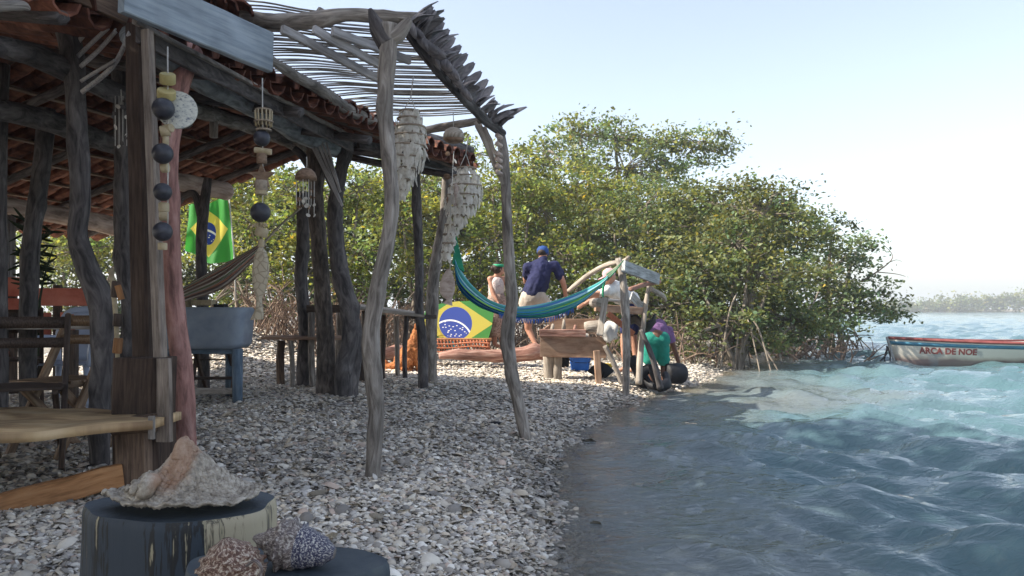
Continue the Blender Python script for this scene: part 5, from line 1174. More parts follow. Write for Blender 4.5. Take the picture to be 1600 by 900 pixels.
# cloth flag ------------------------------------------------------
def flag_mat(name, tr, dark=1.0, cy=.5, band=True, r0=.19, asp=1.43, dw=.42, dh=.40):
    m, n, L, b = nt_of(name); tc = n.new('ShaderNodeTexCoord'); sx = n.new('ShaderNodeSeparateXYZ'); L.new(tc.outputs['UV'], sx.inputs[0])
    def M_(op, a, b_, c=None):
        q = n.new('ShaderNodeMath'); q.operation = op
        for i, v in enumerate((a, b_, c)):
            if v is None: continue
            if isinstance(v, (int, float)): q.inputs[i].default_value = v
            else: L.new(v, q.inputs[i])
        return q.outputs[0]
    U = M_('SUBTRACT', sx.outputs[0], .5); Vv = M_('SUBTRACT', sx.outputs[1], cy)
    dia = M_('ADD', M_('DIVIDE', M_('ABSOLUTE', U, 0), dw), M_('DIVIDE', M_('ABSOLUTE', Vv, 0), dh)); isy = M_('LESS_THAN', dia, 1.0)
    x2 = M_('MULTIPLY', U, asp); rad = M_('SQRT', M_('ADD', M_('MULTIPLY', x2, x2), M_('MULTIPLY', Vv, Vv)), 0); isb = M_('LESS_THAN', rad, r0*1.0)
    bx = M_('ADD', x2, .12); by = M_('ADD', Vv, .42); br = M_('SQRT', M_('ADD', M_('MULTIPLY', bx, bx), M_('MULTIPLY', by, by)), 0)
    isw = M_('MULTIPLY', M_('LESS_THAN', M_('ABSOLUTE', M_('SUBTRACT', br, .49), 0), .017), isb)
    vo = n.new('ShaderNodeTexVoronoi'); vo.voronoi_dimensions = '2D'; vo.inputs['Scale'].default_value = 17; L.new(tc.outputs['UV'], vo.inputs[0])
    st = M_('MULTIPLY', M_('MULTIPLY', M_('LESS_THAN', vo.outputs['Distance'], .17), M_('LESS_THAN', M_('ADD', Vv, M_('MULTIPLY', x2, .3)), -.01)), M_('LESS_THAN', rad, r0*.88))
    wh = M_('MAXIMUM', isw, st)
    def mixc(f, a, c):
        q = n.new('ShaderNodeMix'); q.data_type = 'RGBA'; L.new(f, q.inputs[0])
        if isinstance(a, tuple): q.inputs[6].default_value = a
        else: L.new(a, q.inputs[6])
        q.inputs[7].default_value = c; return q.outputs[2]
    c = mixc(isy, (.05*dark, .30*dark, .045*dark, 1), (.72*dark, .62*dark, .09*dark, 1)); c = mixc(isb, c, (.02, .05, .28, 1)); c = mixc(wh, c, (.72, .74, .74, 1))
    L.new(c, b.inputs['Base Color']); b.inputs['Roughness'].default_value = .6
    if tr:
        t = n.new('ShaderNodeBsdfTranslucent'); L.new(c, t.inputs[0]); ms = n.new('ShaderNodeMixShader'); ms.inputs[0].default_value = tr; L.new(b.outputs[0], ms.inputs[1]); L.new(t.outputs[0], ms.inputs[2]); L.new(ms.outputs[0], n['Material Output'].inputs[0])
    return m
t = thing('cloth_flag', P(366, 405, 10), 'green and yellow national cloth flag with blue disc, tied on a thin pole', 'flag')
def cf(u, v):
    # u from free edge (left) to pole (right)
    L0 = P(289, 392, 12).lerp(P(292, 322, 12), v); L1 = P(366, 408, 11.8).lerp(P(357, 306, 11.8), v)
    p = L0.lerp(L1, u); p.z += -.10*sin(pi*u)*(1-v)*.9-.03*sin(pi*u)*v
    p.y += .07*sin(u*9+v*2.5)*(1-.3*u)+.03*sin(u*17-v*5); p.z += .02*sin(u*9+v)
    return p
obj('flag_cloth', grid(cf, 44, 28), flag_mat('flag_cloth_print', .5), t)
obj('pole', tube([P(368, 470, 11.8), P(366, 405, 11.8), P(357, 298, 11.8)], [.012, .011, .009], 8, 2), m_cord, t)
# ---- rustic table and bench by the posts
def stick_table(name, label, cat, corners, th_, legs, m_top, nb):
    a, b, c, d = [P(*q) for q in corners]; t = thing(name, (a+b+c+d)/4-Vector((0, 0, .8)), label, cat)
    for k in range(nb):
        f = (k+.5)/nb; p0 = a.lerp(d, f); p1 = b.lerp(c, f); wd = (a-d).length/nb*.94
        obj('top_board', board(p0, p1, wd, th_, segs=4, wob=.003), m_top, t, False)
    for (x, y0, y1, r, bend, mm_) in legs:
        g = G(x, y1); p = P(x+bend, y0, g.y); mid = p.lerp(g, .5)+Vector((rg4.uniform(-.02, .02), 0, 0)); g2 = Vector((g.x, g.y, g.z-.08))
        obj('leg', tube([p, mid, g2], [r*g.y/F]*3, 9, 4, .08), mm_, t)
    return t
stick_table('rustic_table', 'rustic table of pale boards on stick legs, left of the flag board', 'table', [(560, 483, 9.0), (664, 495, 9.2), (648, 489, 10.4), (545, 475, 10.6)], .035,
            [(489, 488, 606, 5, -2, m_bark), (530, 488, 590, 5, 0, m_bark), (572, 486, 596, 8, 0, m_dark), (597, 492, 592, 4, 2, m_dark), (621, 494, 588, 4, -2, m_bark), (633, 494, 592, 4, 3, m_barkd)], m_drift, 3)
obj('rail', board(P(480, 483, 9.2), P(560, 482, 9.1), .05, .09, segs=3), m_dark, bpy.data.objects['rustic_table'], False)
obj('rail', board(P(640, 495, 9.3), P(680, 495, 9.6), .05, .05, segs=2), m_dark, bpy.data.objects['rustic_table'], False)
stick_table('rustic_bench', 'low plank bench on stick legs in front of the hut post cluster', 'bench', [(409, 529, 9.0), (575, 530, 9.0), (572, 526, 9.4), (420, 525, 9.4)], .03,
            [(440, 532, 602, 6, 0, m_brown), (456, 532, 606, 4, -2, m_bark), (528, 532, 590, 4, 0, m_bark), (566, 532, 596, 6, 0, m_dark)], m_ply, 2)
# ================================================================ BEACH END: flag board, hammock, log, box table
DF = 12.6
t = thing('flag_board', P(715, 560, DF), 'painted plywood boat-shaped board with national flag on it, orange net below', 'board')
fb = [(663, 486), (672, 478), (690, 474), (715, 471), (740, 470), (757, 472), (766, 478), (772, 490), (769, 510), (764, 528), (720, 528), (658, 527), (657, 505)]
poly = [P(x, y, DF) for x, y in fb]; g = slab(poly, .04, (0, 1, 0)); x0, x1 = P(648, 0, DF).x, P(776, 0, DF).x; g = ([Vector((v.x, v.y-.45*(v.x-x0)/(x1-x0)+.2, v.z)) for v in g[0]], g[1], g[2]); z0, z1 = P(0, 540, DF).z, P(0, 468, DF).z
g = (g[0], g[1], [((v.x-x0)/(x1-x0), (v.z-z0)/(z1-z0)) for v in g[0]])
obj('painted_panel', g, flag_mat('flag_board_paint', 0, .6, cy=.48, r0=.36, asp=1.75, dw=.46, dh=.54), t, False)
obj('ledge', board(P(654, 531, DF-.15), P(768, 530, DF-.15), .35, .04, segs=3), m_orange, t, False)
for k in range(16): obj('net_knot', tube([P(684+k*5.1, 531, DF-.33), P(686+k*5.1, 541, DF-.33), P(691+k*5.1, 548, DF-.36)], [.012, .010, .008], 5, 3), m_netr, t)
for y in (536, 542, 548): obj('net_rope', tube([P(660, y, DF-.36), P(700, y+2, DF-.36), P(740, y-1, DF-.36), P(766, y+1, DF-.36)], [.012]*4, 6, 4), m_netr, t)
for x in (664, 762): obj('leg', tube([P(x, 529, DF-.1), P(x, 562, DF-.1)], [.04, .04], 8, 2, .05), m_netr, t)
DL = 12.0
o = obj('fallen_log', tube([P(686, 556, DL), P(712, 554, DL), P(745, 555, DL), P(785, 556, DL), P(825, 553, DL), P(860, 547, DL+.1)], [.05, .085, .095, .10, .11, .09], 14, 6, .10), m_log)
tagit(o, 'reddish driftwood log lying on the shells in front of the flag board', 'log')
# big hammock
mh2 = stripes('blue_green_cloth', [(.02, .22, .16), (.02, .14, .42), (.03, .30, .22), (.16, .45, .50), (.01, .08, .34), (.04, .32, .30), (.25, .55, .10), (.02, .22, .40), (.03, .26, .18), (.30, .55, .60)], 1.4)
t = thing('blue_hammock', P(820, 500, 9.5), 'blue and green striped hammock slung between hut post and driftwood shelter', 'hammock')
tl = [(711, 405, 8.9), (722, 425, 8.9), (740, 448, 9.0), (768, 470, 9.1), (805, 480, 9.3), (850, 474, 9.6), (900, 457, 9.9), (935, 441, 10.1), (950, 430, 10.2)]
bl_ = [(711, 420, 8.8), (716, 450, 8.7), (740, 474, 8.8), (770, 488, 8.9), (805, 497, 9.1), (850, 496, 9.4), (895, 482, 9.7), (930, 456, 10.1), (950, 436, 10.2)]
obj('cloth', hammock_mesh(tl, bl_, 5, .28), mh2, t)
fr_ = [(780, 492, 8.75), (805, 499, 8.9), (835, 501, 9.1), (865, 497, 9.3), (895, 484, 9.6)]
fp_, _ = smooth_path([P(*a) for a in fr_], [1]*5, 12)
for i, p in enumerate(fp_): obj('tassel', tube([p+Vector((0, 0, .02)), p+Vector((rg4.uniform(-.015, .015), 0, -.035))], [.007, .003], 4, 1), MATS['blue_plastic'], t)
for k in range(9):
    e_ = P(708+k*2.0, 412+k*1.5, 8.85); obj('cord', tube([P(711, 364, 9.2), P(711+k*.6, 385, 9.1), e_], [.007, .008, .012], 5, 3), m_visor, t)
for k in range(6): obj('cord', tube([P(948, 428+k*2, 10.2), P(962, 418+k, 10.1), P(974, 407, 9.9)], [.012, .009, .008], 5, 3), m_visor if k % 2 else m_drift, t)
obj('cord', tube([P(945, 436, 10.2), P(942, 455, 10.2), P(943, 470, 10.2)], [.02, .014, .01], 6, 3), m_visor, t)
# driftwood shelter
gS = G(978, 617); DS = gS.y
t = thing('driftwood_shelter', (gS.x, gS.y, gS.z), 'small open shelter of driftwood poles and boards at the water edge', 'shelter')
def sp(pix, m, n=9, sub=5, b=.10, nm='pole', parent=None):
    pts = [P(x, y, d) for x, y, d, r in pix]; return obj(nm, tube(pts, [q[3]*q[2]/F for q in pix], n, sub, b), m, parent or t)
sp([(966, 403, DS, 5), (974, 440, DS, 6), (978, 500, DS, 6), (979, 560, DS, 6), (978, 600, DS, 6), (977, 625, DS, 6)], m_bark, 12)
sp([(1016, 440, DS+.6, 4), (1010, 470, DS+.6, 4), (1004, 520, DS+.5, 4), (1000, 560, DS+.4, 5), (998, 600, DS+.3, 5)], m_drift)
sp([(1002, 515, DS+.3, 3), (1012, 540, DS+.25, 4), (1024, 575, DS+.2, 5), (1032, 607, DS+.2, 6)], m_barkd)
sp([(888, 455, DS+1.4, 3), (915, 433, DS+1.2, 4), (945, 415, DS+.8, 4), (975, 408, DS+.3, 4), (982, 402, DS, 3)], m_drift)
sp([(985, 452, DS+.2, 4), (1005, 445, DS+.4, 4), (1030, 440, DS+.7, 4)], m_log)
sp([(1018, 452, DS+.4, 4), (1035, 462, DS+.7, 4), (1040, 470, DS+.9, 2)], m_drift)
obj('roof_board', board(P(974, 416, DS-.1), P(1028, 436, DS+.6), .05, .15, segs=4, wob=.004), m_weather, t, False)
obj('shelf_board', board(P(930, 480, DS+.3), P(1004, 486, DS+.6), .05, .10, segs=3, wob=.004), m_ply, t, False)
obj('shelf_board', board(P(940, 468, DS+.6), P(1002, 474, DS+.9), .22, .03, segs=3, wob=.004), m_weather, t, False)
obj('brace_board', board(P(946, 465, DS-.1), P(937, 524, DS-.25), .08, .03, up=(0.2, 1, 0), segs=3), m_drift, t, False)
obj('brace_board', board(P(986, 462, DS+.5), P(1003, 480, DS+.7), .02, .12, segs=2), m_weather, t, False)
obj('brace_board', board(P(950, 490, DS+.2), P(990, 522, DS+.3), .03, .07, segs=2), m_netr, t, False)
sp([(972, 600, DS+.5, 4), (960, 570, DS+.5, 4), (945, 540, DS+.5, 4)], m_bark)
o = obj('log_slice', lathe(P(933, 473, DS+.1), [(.06, -.15), (.062, .1), (.055, .12)], 14, (.25, -1, 0)), m_drift, None); tagit(o, 'short cut log end resting under the hammock rope', 'log')
# dark roots
for k, (pts, lb) in enumerate((([(985, 560, DS+.8), (1000, 580, DS+.7), (1015, 600, DS+.5), (1030, 606, DS+.4)], 'a'), ([(1000, 585, DS+.5), (1018, 575, DS+.5), (1028, 600, DS+.4)], 'b'), ([(1030, 606, DS+.3), (1042, 600, DS+.4), (1040, 585, DS+.6)], 'c'), ([(992, 570, DS+.9), (1006, 605, DS+.6)], 'd'))):
    o = obj('black_root', tube([P(*q) for q in pts], [.07, .06, .05, .04][:len(pts)], 8, 5, .2), m_blk, t)
o = obj('dark_awning', grid(lambda u, v: P(985+38*u, 492+14*v+6*sin(u*3), DS+.6+.3*v)+Vector((0, 0, .05*sin(u*7))), 10, 5), m_blk, None); o.modifiers.new('s', 'SOLIDIFY').thickness = .02
tagit(o, 'black crumpled sheet lying over the shelter poles', 'sheet')
# box table
DX = G(862, 592).y
t = thing('box_table', P(895, 590, DX), 'open wooden box of rough boards on a split log leg and post', 'box table')
obj('front_board', board(P(844, 541, DX-.25), P(947, 543, DX-.25), .03, .285, segs=6, wob=.002), m_ply, t, False)
obj('front_rail', board(P(843, 520, DX-.28), P(915, 521, DX-.28), .05, .10, segs=4, wob=.003), m_log, t, False)
obj('back_board', board(P(858, 507, DX+.25), P(932, 507, DX+.25), .03, .16, segs=4), m_ply, t, False)
obj('side_board', board(P(848, 528, DX-.25), P(857, 520, DX+.25), .03, .22, segs=2), m_ply, t, False)
obj('side_board', board(P(944, 528, DX-.25), P(940, 520, DX+.25), .03, .22, segs=2), m_ply, t, False)
obj('bottom_board', board(P(846, 550, DX), P(944, 550, DX), .5, .03, segs=2), m_ply, t, False)
for x in (857, 870): obj('leg', tube([P(x, 556, DX), P(x, 575, DX), P(x, 596, DX)], [.072, .066, .062], 12, 4, .08), m_drift, t)
g_ = G(935, 601); obj('leg', board(P(932, 548, g_.y), P(936, 606, g_.y), .085, .07, up=(0, 1, 0), segs=3), m_ply, t, False)
o = obj('short_log', lathe(P(914, 512, DX-.2), [(.0, -.01), (.075, 0), (.085, .05), (.085, .26), (.07, .27)], 14, (1, -.25, .12)), m_drift, None); tagit(o, 'short round log piece lying on the box table', 'log')
for (x, y, dx, dz, lb) in ((862, 512, .12, .09, 'small driftwood chunk at the left end of the box table'), (880, 508, .06, .14, 'upright driftwood sliver in the middle of the box table'), (897, 512, .10, .06, 'dark wood scrap next to the short log in the box table')):
    o = obj('wood_scrap', tube([P(x, y+8, DX), P(x+dx*20, y-dz*60, DX+.05)], [.035, .02], 7, 3, .25), m_drift if x != 897 else m_log, None); tagit(o, lb, 'driftwood')
o = obj('white_bag', ball(P(951, 518, DS+.5), .12, 16, 10, (.13, .1, .13)), m_white, None)
for v in o.data.vertices: v.co += Vector((.02*sin(v.co.z*40), .02*sin(v.co.x*45), .02*sin(v.co.x*38+v.co.y*30)))
tagit(o, 'crumpled white plastic bag at the right end of the box table', 'bag')
def bucket(x, y0, y1, d, rt_, rb_, m, name, label, sq=False, band=None):
    g = G(x, y1) if d is None else P(x, y1, d); h = (y1-y0)*g.y/F; n_ = 4 if sq else 20
    t = thing(name, g, label, 'bucket' if not sq else 'bin')
    r0 = rb_*g.y/F; r1 = rt_*g.y/F
    o = obj('bucket_body', lathe(g, [(r0, 0), (r1, h), (r1*1.06, h), (r1*1.06, h-.02), (r1*.97, h-.01), (r0*.95, .03), (.001, .03)], n_ if not sq else 20), m, t, not sq)
    if sq:
        for v in o.data.vertices:
            a = math.atan2(v.co.y, v.co.x); q = max(abs(cos(a)), abs(sin(a))); v.co.x /= q**.9; v.co.y /= q**.9
    if band: obj('rim', lathe(g+Vector((0, 0, h*.72)), [(r1*1.0, 0), (r1*1.08, 0), (r1*1.09, h*.28), (r1*1.0, h*.29)], n_), band, t)
    obj('handle', tube([g+Vector((-r1, 0, h)), g+Vector((-r1*.8, -r1*.8, h*.6)), g+Vector((r1*.8, -r1*.8, h*.55)), g+Vector((r1, 0, h))], [.005]*4, 5, 4), m_blk, t)
    return t
bucket(906, 555, 578, 12.4, 17, 13, m_binb, 'blue_bin', 'bright blue plastic bin under the box table', True)
bucket(881, 556, 574, 12.8, 9, 8, m_blk, 'black_bucket', 'small black bucket left of the blue bin in the table shade')
bucket(948, 568, 588, 11.4, 8, 7, m_buck, 'paint_bucket', 'white bucket with yellow rim beside the shelter post', band=m_bucky)
t_ = thing('dark_barrel', P(1050, 585, DS+1.6), 'black plastic drum lying in the shallow water by the stooping person', 'drum')
obj('barrel_body', lathe(P(1040, 584, DS+1.3), [(.001, 0), (.13, .0), (.15, .03), (.15, .26), (.13, .3), (.001, .3)], 20, (1, .4, .0)), m_blk, t_)
o = obj('black_cloth', tube([P(930, 588, DS+1), P(940, 575, DS+1), P(950, 586, DS+1)], [.10, .08, .09], 9, 4, .3), m_blk, None); tagit(o, 'dark crumpled cloth heap on the shells beside the paint bucket', 'cloth')
# ================================================================ PEOPLE AND DOG
FOLD = bpy.data.textures.new('folds', 'CLOUDS'); FOLD.noise_scale = .09
def blob_body(name, geo, m, parent, vox=.012, sm=4, fac=.6):
    o = obj(name, geo, m, parent); r = o.modifiers.new('r', 'REMESH'); r.mode = 'VOXEL'; r.voxel_size = vox; r.use_smooth_shade = True
    s = o.modifiers.new('s', 'SMOOTH'); s.iterations = sm; s.factor = fac
    if name in ('shirt', 'shorts', 'top'):
        d = o.modifiers.new('d', 'DISPLACE'); d.texture = FOLD; d.strength = .045 if name == 'shirt' else .022; d.texture_coords = 'LOCAL'; d.mid_level = .5
    return o
def limb(pts, rad, n=12):
    g = [tube(pts, rad, n, 5)]
    g.append(ball(pts[0], rad[0]*.98, 12, 8)); g.append(ball(pts[-1], rad[-1]*.98, 12, 8)); return g
def hand(w_, dirv, side, k=1.0):
    d = Vector(dirv).normalized(); s = d.cross(Vector(side)).normalized(); n_ = s.cross(d).normalized(); out = []
    out.append(ball(w_+d*.045*k, .03, 10, 8, (.020*k, .036*k, .045*k), Matrix((n_, s, d)).transposed()))
    for i, (o_, l) in enumerate(((-.027, .060), (-.009, .072), (.009, .068), (.027, .052))):
        b_ = w_+d*.075*k+s*o_*k; out.append(tube([b_, b_+d*l*.55*k+n_*.006, b_+d*l*k+n_*(.022+.004*i)], [.0105*k, .0095*k, .008*k], 7, 3))
    b_ = w_+d*.03*k-s*.03*k; out.append(tube([b_, b_+d*.03*k-s*.025*k, b_+d*.058*k-s*.032*k+n_*.012], [.012*k, .011*k, .009*k], 7, 3))
    return out
def head_geo(c, face, up, k=1.0):
    f = Vector(face).normalized(); u = Vector(up).normalized(); s = f.cross(u).normalized(); u = s.cross(f).normalized(); R_ = Matrix((s, f, u)).transposed()
    g = [ball(c, .1, 18, 14, (.074*k, .092*k, .105*k), R_), ball(c-u*.055*k+f*.03*k, .06, 14, 10, (.055*k, .062*k, .062*k), R_),
         tube([c+f*.088*k+u*.015*k, c+f*.112*k-u*.022*k, c+f*.090*k-u*.035*k], [.010*k, .016*k, .012*k], 8, 3),
         ball(c+f*.082*k-u*.062*k, .02, 10, 6, (.026*k, .012*k, .010*k), R_)]
    for q in (-1, 1):
        g.append(ball(c+s*q*.076*k-f*.005*k-u*.005*k, .02, 8, 8, (.010*k, .018*k, .030*k), R_)); g.append(ball(c+f*.080*k+s*q*.030*k+u*.024*k, .02, 8, 6, (.016*k, .010*k, .007*k), R_))
    return g, f, u, s, R_
def eyes(c, f, u, s, k, t):
    for q in (-1, 1): obj('eye', ball(c+f*.085*k+s*q*.030*k+u*.008*k, .010*k, 10, 8), m_blk, t)
# --- man: navy shirt, beige shorts, blue cap, seen from behind leaning right
D_ = 12.1
def Q(x, y, dz=0, d=None): return P(x, y, (d or D_)+dz)
t = thing('person', Q(835, 546), 'person in navy shirt, beige shorts and blue cap leaning forward, seen from behind', 'person')
hp = Q(832, 462); ch = Q(845, 420, .10); nk = Q(849, 405, .12); hd = Q(848, 396, .16)
sl, sr = Q(825, 418, .08), Q(868, 416, .10); el, er = Q(822, 440, .25), Q(880, 442, .10); wl, wr = Q(836, 452, .38), Q(884, 464, .2)
hl, hr = Q(822, 470), Q(846, 470, .02); kl, kr = Q(826, 505, .12), Q(862, 498, .25); al, ar = Q(836, 538, .02), Q(872, 520, .35)
kl = Q(825, 506, .05); al = Q(836, 536, 0)
hg, f, u, s_, R_ = head_geo(hd, (.35, 1, -.35), (0, .3, 1), .96)
body = hg+limb([nk-Vector((0, 0, .02)), hd], [.058, .055])+limb([hp, (hp+ch)/2, ch], [.13, .145, .14])+limb([sl, el, wl], [.056, .045, .03])+limb([sr, er, wr], [.056, .046, .030])
body += limb([hl, kl, Q(826, 515, .08), al], [.085, .058, .056, .036])+limb([hr, kr, ar], [.088, .060, .036])
body += limb([al, al+Vector((.02, -.02, -.05)), al+Vector((.07, .10, -.075))], [.035, .036, .028])+limb([ar, ar+Vector((.07, .12, -.05))], [.034, .026])
body += hand(wr, wr-er, (0, 1, 0))+hand(wl, wl-el, (0, 1, 0)); blob_body('body', body, m_skin, t)
eyes(hd, f, u, s_, .96, t)
sh = limb([hp+Vector((.0, 0, .02)), (hp+ch)/2+Vector((.02, 0, 0)), ch], [.165, .175, .165])+limb([sl, sr], [.085, .085])+limb([sl, sl.lerp(el, .62)], [.085, .070])+limb([sr, sr.lerp(er, .62)], [.085, .072])+limb([ch, nk], [.13, .07])
o = blob_body('shirt', sh, m_navy, t, .015, 5)
so = limb([hp-Vector((.03, 0, .04)), hp+Vector((.05, 0, -.02))], [.165, .165])+limb([hl, hl.lerp(kl, .72)], [.115, .098])+limb([hr, hr.lerp(kr, .72)], [.118, .10])
blob_body('shorts', so, m_khaki, t, .015, 4)
obj('cap', lathe(hd+Vector((0, 0, .022)), [(.088, -.03), (.094, 0), (.090, .045), (.062, .085), (.002, .10)], 22), m_cap, t)
obj('cap_brim', grid(lambda a, b: hd+R_@Vector(((a-.5)*.15, .07+.09*b*sin(pi*(.15+.7*a)), .04-.02*b)), 8, 4), m_cap, t).modifiers.new('s', 'SOLIDIFY').thickness = .008
obj('hair', ball(hd-f*.018, .1, 16, 10, (.080, .092, .070), R_), m_hair, t)
# --- woman: green visor, halter top, patterned skirt
D_ = 12.7
t = thing('person', Q(778, 546), 'person in green visor, flowered top and net skirt standing behind the hammock', 'person')
hp = Q(775, 474); ch = Q(775, 446); nk = Q(776, 428); hd = Q(779, 420)
sl, sr = Q(766, 436, -.05), Q(786, 436, .12); el, er = Q(770, 456, -.10), Q(795, 448, .2); wl, wr = Q(777, 470, -.15), Q(789, 425, .15)
hl, hr = Q(770, 482, -.03), Q(781, 482, .06); kl, kr = Q(772, 510, -.03), Q(783, 512, .08); al, ar = Q(773, 538), Q(784, 540, .1)
hg, f, u, s_, R_ = head_geo(hd, (1, .45, .05), (0, 0, 1), .95)
body = hg+limb([nk-Vector((0, 0, .03)), hd], [.045, .045])+limb([hp, (hp+ch)/2, ch], [.125, .105, .105])+limb([sl, sr], [.052, .052])+limb([sl, el, wl], [.046, .038, .026])+limb([sr, er, wr], [.044, .036, .026])
body += limb([hl, kl, al], [.085, .052, .034])+limb([hr, kr, ar], [.085, .052, .034])+limb([al, al+Vector((.12, .02, -.05))], [.032, .024])+limb([ar, ar+Vector((.12, .04, -.05))], [.032, .024])
body += hand(wl, wl-el, (1, 0, 0), .9)+hand(wr, wr-er, (1, 0, 0), .9); blob_body('body', body, m_skin, t); eyes(hd, f, u, s_, .95, t)
blob_body('top', limb([(hp+ch)/2, ch+Vector((0, 0, .02))], [.122, .128]), m_top, t, .015)
sk = lathe(Q(776, 526), [(.19, 0), (.185, .12), (.18, .30), (.165, .5), (.14, .62), (.12, .68)], 26, bump=lambda a, h: 1+.05*sin(7*a+h*6)+.03*sin(13*a)); o = obj('skirt', sk, m_skirt, t)
obj('hair', [ball(hd-f*.022+u*.01, .1, 16, 10, (.082, .092, .10), R_), ball(hd-f*.10+u*.01, .04, 10, 8)], m_hair, t)
obj('visor', grid(lambda a, b: hd+R_@Vector((.10*sin((a-.5)*2.6)*(1+.0*b), .05+.055*cos((a-.5)*2.6)+.085*b*cos((a-.5)*2.2), .055+.015*b)), 14, 4), m_visor, t).modifiers.new('s', 'SOLIDIFY').thickness = .008
obj('visor_band', lathe(hd+Vector((0, 0, .03)), [(.094, 0), (.098, .04)], 22), m_visor, t).modifiers.new('s', 'SOLIDIFY').thickness = .006
# --- stooping person: teal shorts, purple top
D_ = DS+1.3
t = thing('person', Q(1030, 600), 'person in teal shorts and purple top bending down at the water, seen from behind', 'person')
hp = Q(1026, 526); ch = Q(1028, 514, .42); nk = Q(1031, 520, .58); hd = Q(1035, 530, .68)
sl, sr = Q(1014, 518, .42), Q(1044, 518, .42); el, er = Q(1012, 545, .5), Q(1054, 546, .42); wl, wr = Q(1024, 568, .55), Q(1062, 572, .45)
hl, hr = Q(1017, 534), Q(1034, 534); kl, kr = Q(1014, 565, .06), Q(1037, 566, .08); al, ar = Q(1018, 596), Q(1038, 598)
hg, f, u, s_, R_ = head_geo(hd, (.2, .6, -.9), (.1, 1, .3), .95)
body = hg+limb([nk, hd], [.05, .05])+limb([hp, (hp+ch)/2, ch], [.125, .13, .12])+limb([sl, sr], [.06, .06])+limb([sl, el, wl], [.05, .04, .028])+limb([sr, er, wr], [.05, .04, .028])
body += limb([hl, kl, al], [.09, .058, .038])+limb([hr, kr, ar], [.09, .058, .038])+limb([al, al+Vector((.02, .14, -.05))], [.036, .026])+limb([ar, ar+Vector((.04, .14, -.05))], [.036, .026])+hand(wr, wr-er, (1, 0, 0))+hand(wl, wl-el, (1, 0, 0))
blob_body('body', body, m_skind, t); eyes(hd, f, u, s_, .95, t)
blob_body('shorts', limb([hl+Vector((0, 0, .03)), hr+Vector((0, 0, .03))], [.13, .13])+limb([hl, hl.lerp(kl, .9)], [.11, .098])+limb([hr, hr.lerp(kr, .9)], [.11, .098]), m_tealc, t, .015)
blob_body('shirt', limb([hp+Vector((0, .05, .05)), (hp+ch)/2, ch], [.14, .155, .15])+limb([sl, sr], [.085, .085])+limb([sl, sl.lerp(el, .5)], [.075, .065])+limb([sr, sr.lerp(er, .5)], [.075, .065]), m_purp, t, .015)
obj('hair', ball(hd-f*.015+u*.01, .1, 16, 10, (.080, .096, .100), R_), m_hair, t)
# --- stooping person behind the shelter: pale cap and shirt
D_ = DS+1.5
t = thing('person', Q(930, 590), 'person in pink cap and pale shirt stooping behind the driftwood shelter', 'person')
hp = Q(985, 470, .25); ch = Q(958, 452, .1); nk = Q(948, 444, .05); hd = Q(953, 432, -.02)
sl, sr = Q(948, 455, -.12), Q(960, 445, .28); el, er = Q(930, 460, -.15), Q(935, 462, .3); wl, wr = Q(908, 468, -.1), Q(915, 474, .3)
hl, hr = Q(985, 482, .15), Q(985, 482, .4); kl, kr = Q(975, 530, .1), Q(990, 530, .4); al, ar = Q(978, 575, .1), Q(996, 575, .4)
hg, f, u, s_, R_ = head_geo(hd, (-1, -.3, -.45), (-.3, 0, 1), .95)
body = hg+limb([nk, hd], [.05, .05])+limb([hp, (hp+ch)/2, ch], [.12, .13, .12])+limb([sl, sr], [.06, .06])+limb([sl, el, wl], [.05, .042, .03])+limb([sr, er, wr], [.05, .042, .03])+limb([hl, kl, al], [.09, .055, .04])+limb([hr, kr, ar], [.09, .055, .04])
body += limb([al, al+Vector((-.14, 0, -.05))], [.036, .026])+limb([ar, ar+Vector((-.14, 0, -.05))], [.036, .026])+hand(wl, wl-el, (0, 1, 0))+hand(wr, wr-er, (0, 1, 0))
blob_body('body', body, m_skin, t); eyes(hd, f, u, s_, .95, t)
blob_body('shirt', limb([hp, (hp+ch)/2, ch], [.15, .155, .145])+limb([sl, sr], [.08, .08])+limb([sl, sl.lerp(el, .5)], [.075, .065])+limb([sr, sr.lerp(er, .5)], [.075, .065]), m_white, t, .015)
blob_body('shorts', limb([hl, hr], [.14, .14])+limb([hl, hl.lerp(kl, .7)], [.115, .10])+limb([hr, hr.lerp(kr, .7)], [.115, .10]), m_navy, t, .015)
obj('cap', [lathe(hd+u*.03, [(.090, -.03), (.096, 0), (.090, .05), (.062, .085), (.002, .10)], 20, axis=u), grid(lambda a, b: hd+R_@Vector(((a-.5)*.16, .07+.09*b, .04-.01*b)), 6, 3)], m_pinkc, t).modifiers.new('s', 'SOLIDIFY').thickness = .007
# --- dog sitting by the table
D_ = 11.6
t = thing('dog', Q(640, 560), 'fluffy red brown dog sitting behind the stick table, facing right', 'dog')
g = gz(Q(645, 500).x, D_); B0 = Vector((Q(640, 500).x, D_, g))
def W(x, y, z): return B0+Vector((x, y, z))
body = [ball(W(-.06, 0, .17), .1, 16, 12, (.17, .13, .16))]+limb([W(-.06, 0, .18), W(.03, 0, .34), W(.07, 0, .44)], [.15, .125, .085])+limb([W(.07, 0, .44), W(.10, 0, .54)], [.08, .075])
body += [ball(W(.12, 0, .57), .08, 14, 10, (.085, .075, .075))]+limb([W(.16, 0, .55), W(.25, 0, .52)], [.042, .026])+limb([W(.09, -.07, .32), W(.11, -.07, .15), W(.12, -.07, .02)], [.055, .036, .030])+limb([W(.09, .07, .32), W(.11, .07, .15), W(.12, .07, .02)], [.055, .036, .030])
body += limb([W(.12, -.07, .025), W(.18, -.07, .02)], [.032, .026])+limb([W(.12, .07, .025), W(.18, .07, .02)], [.032, .026])
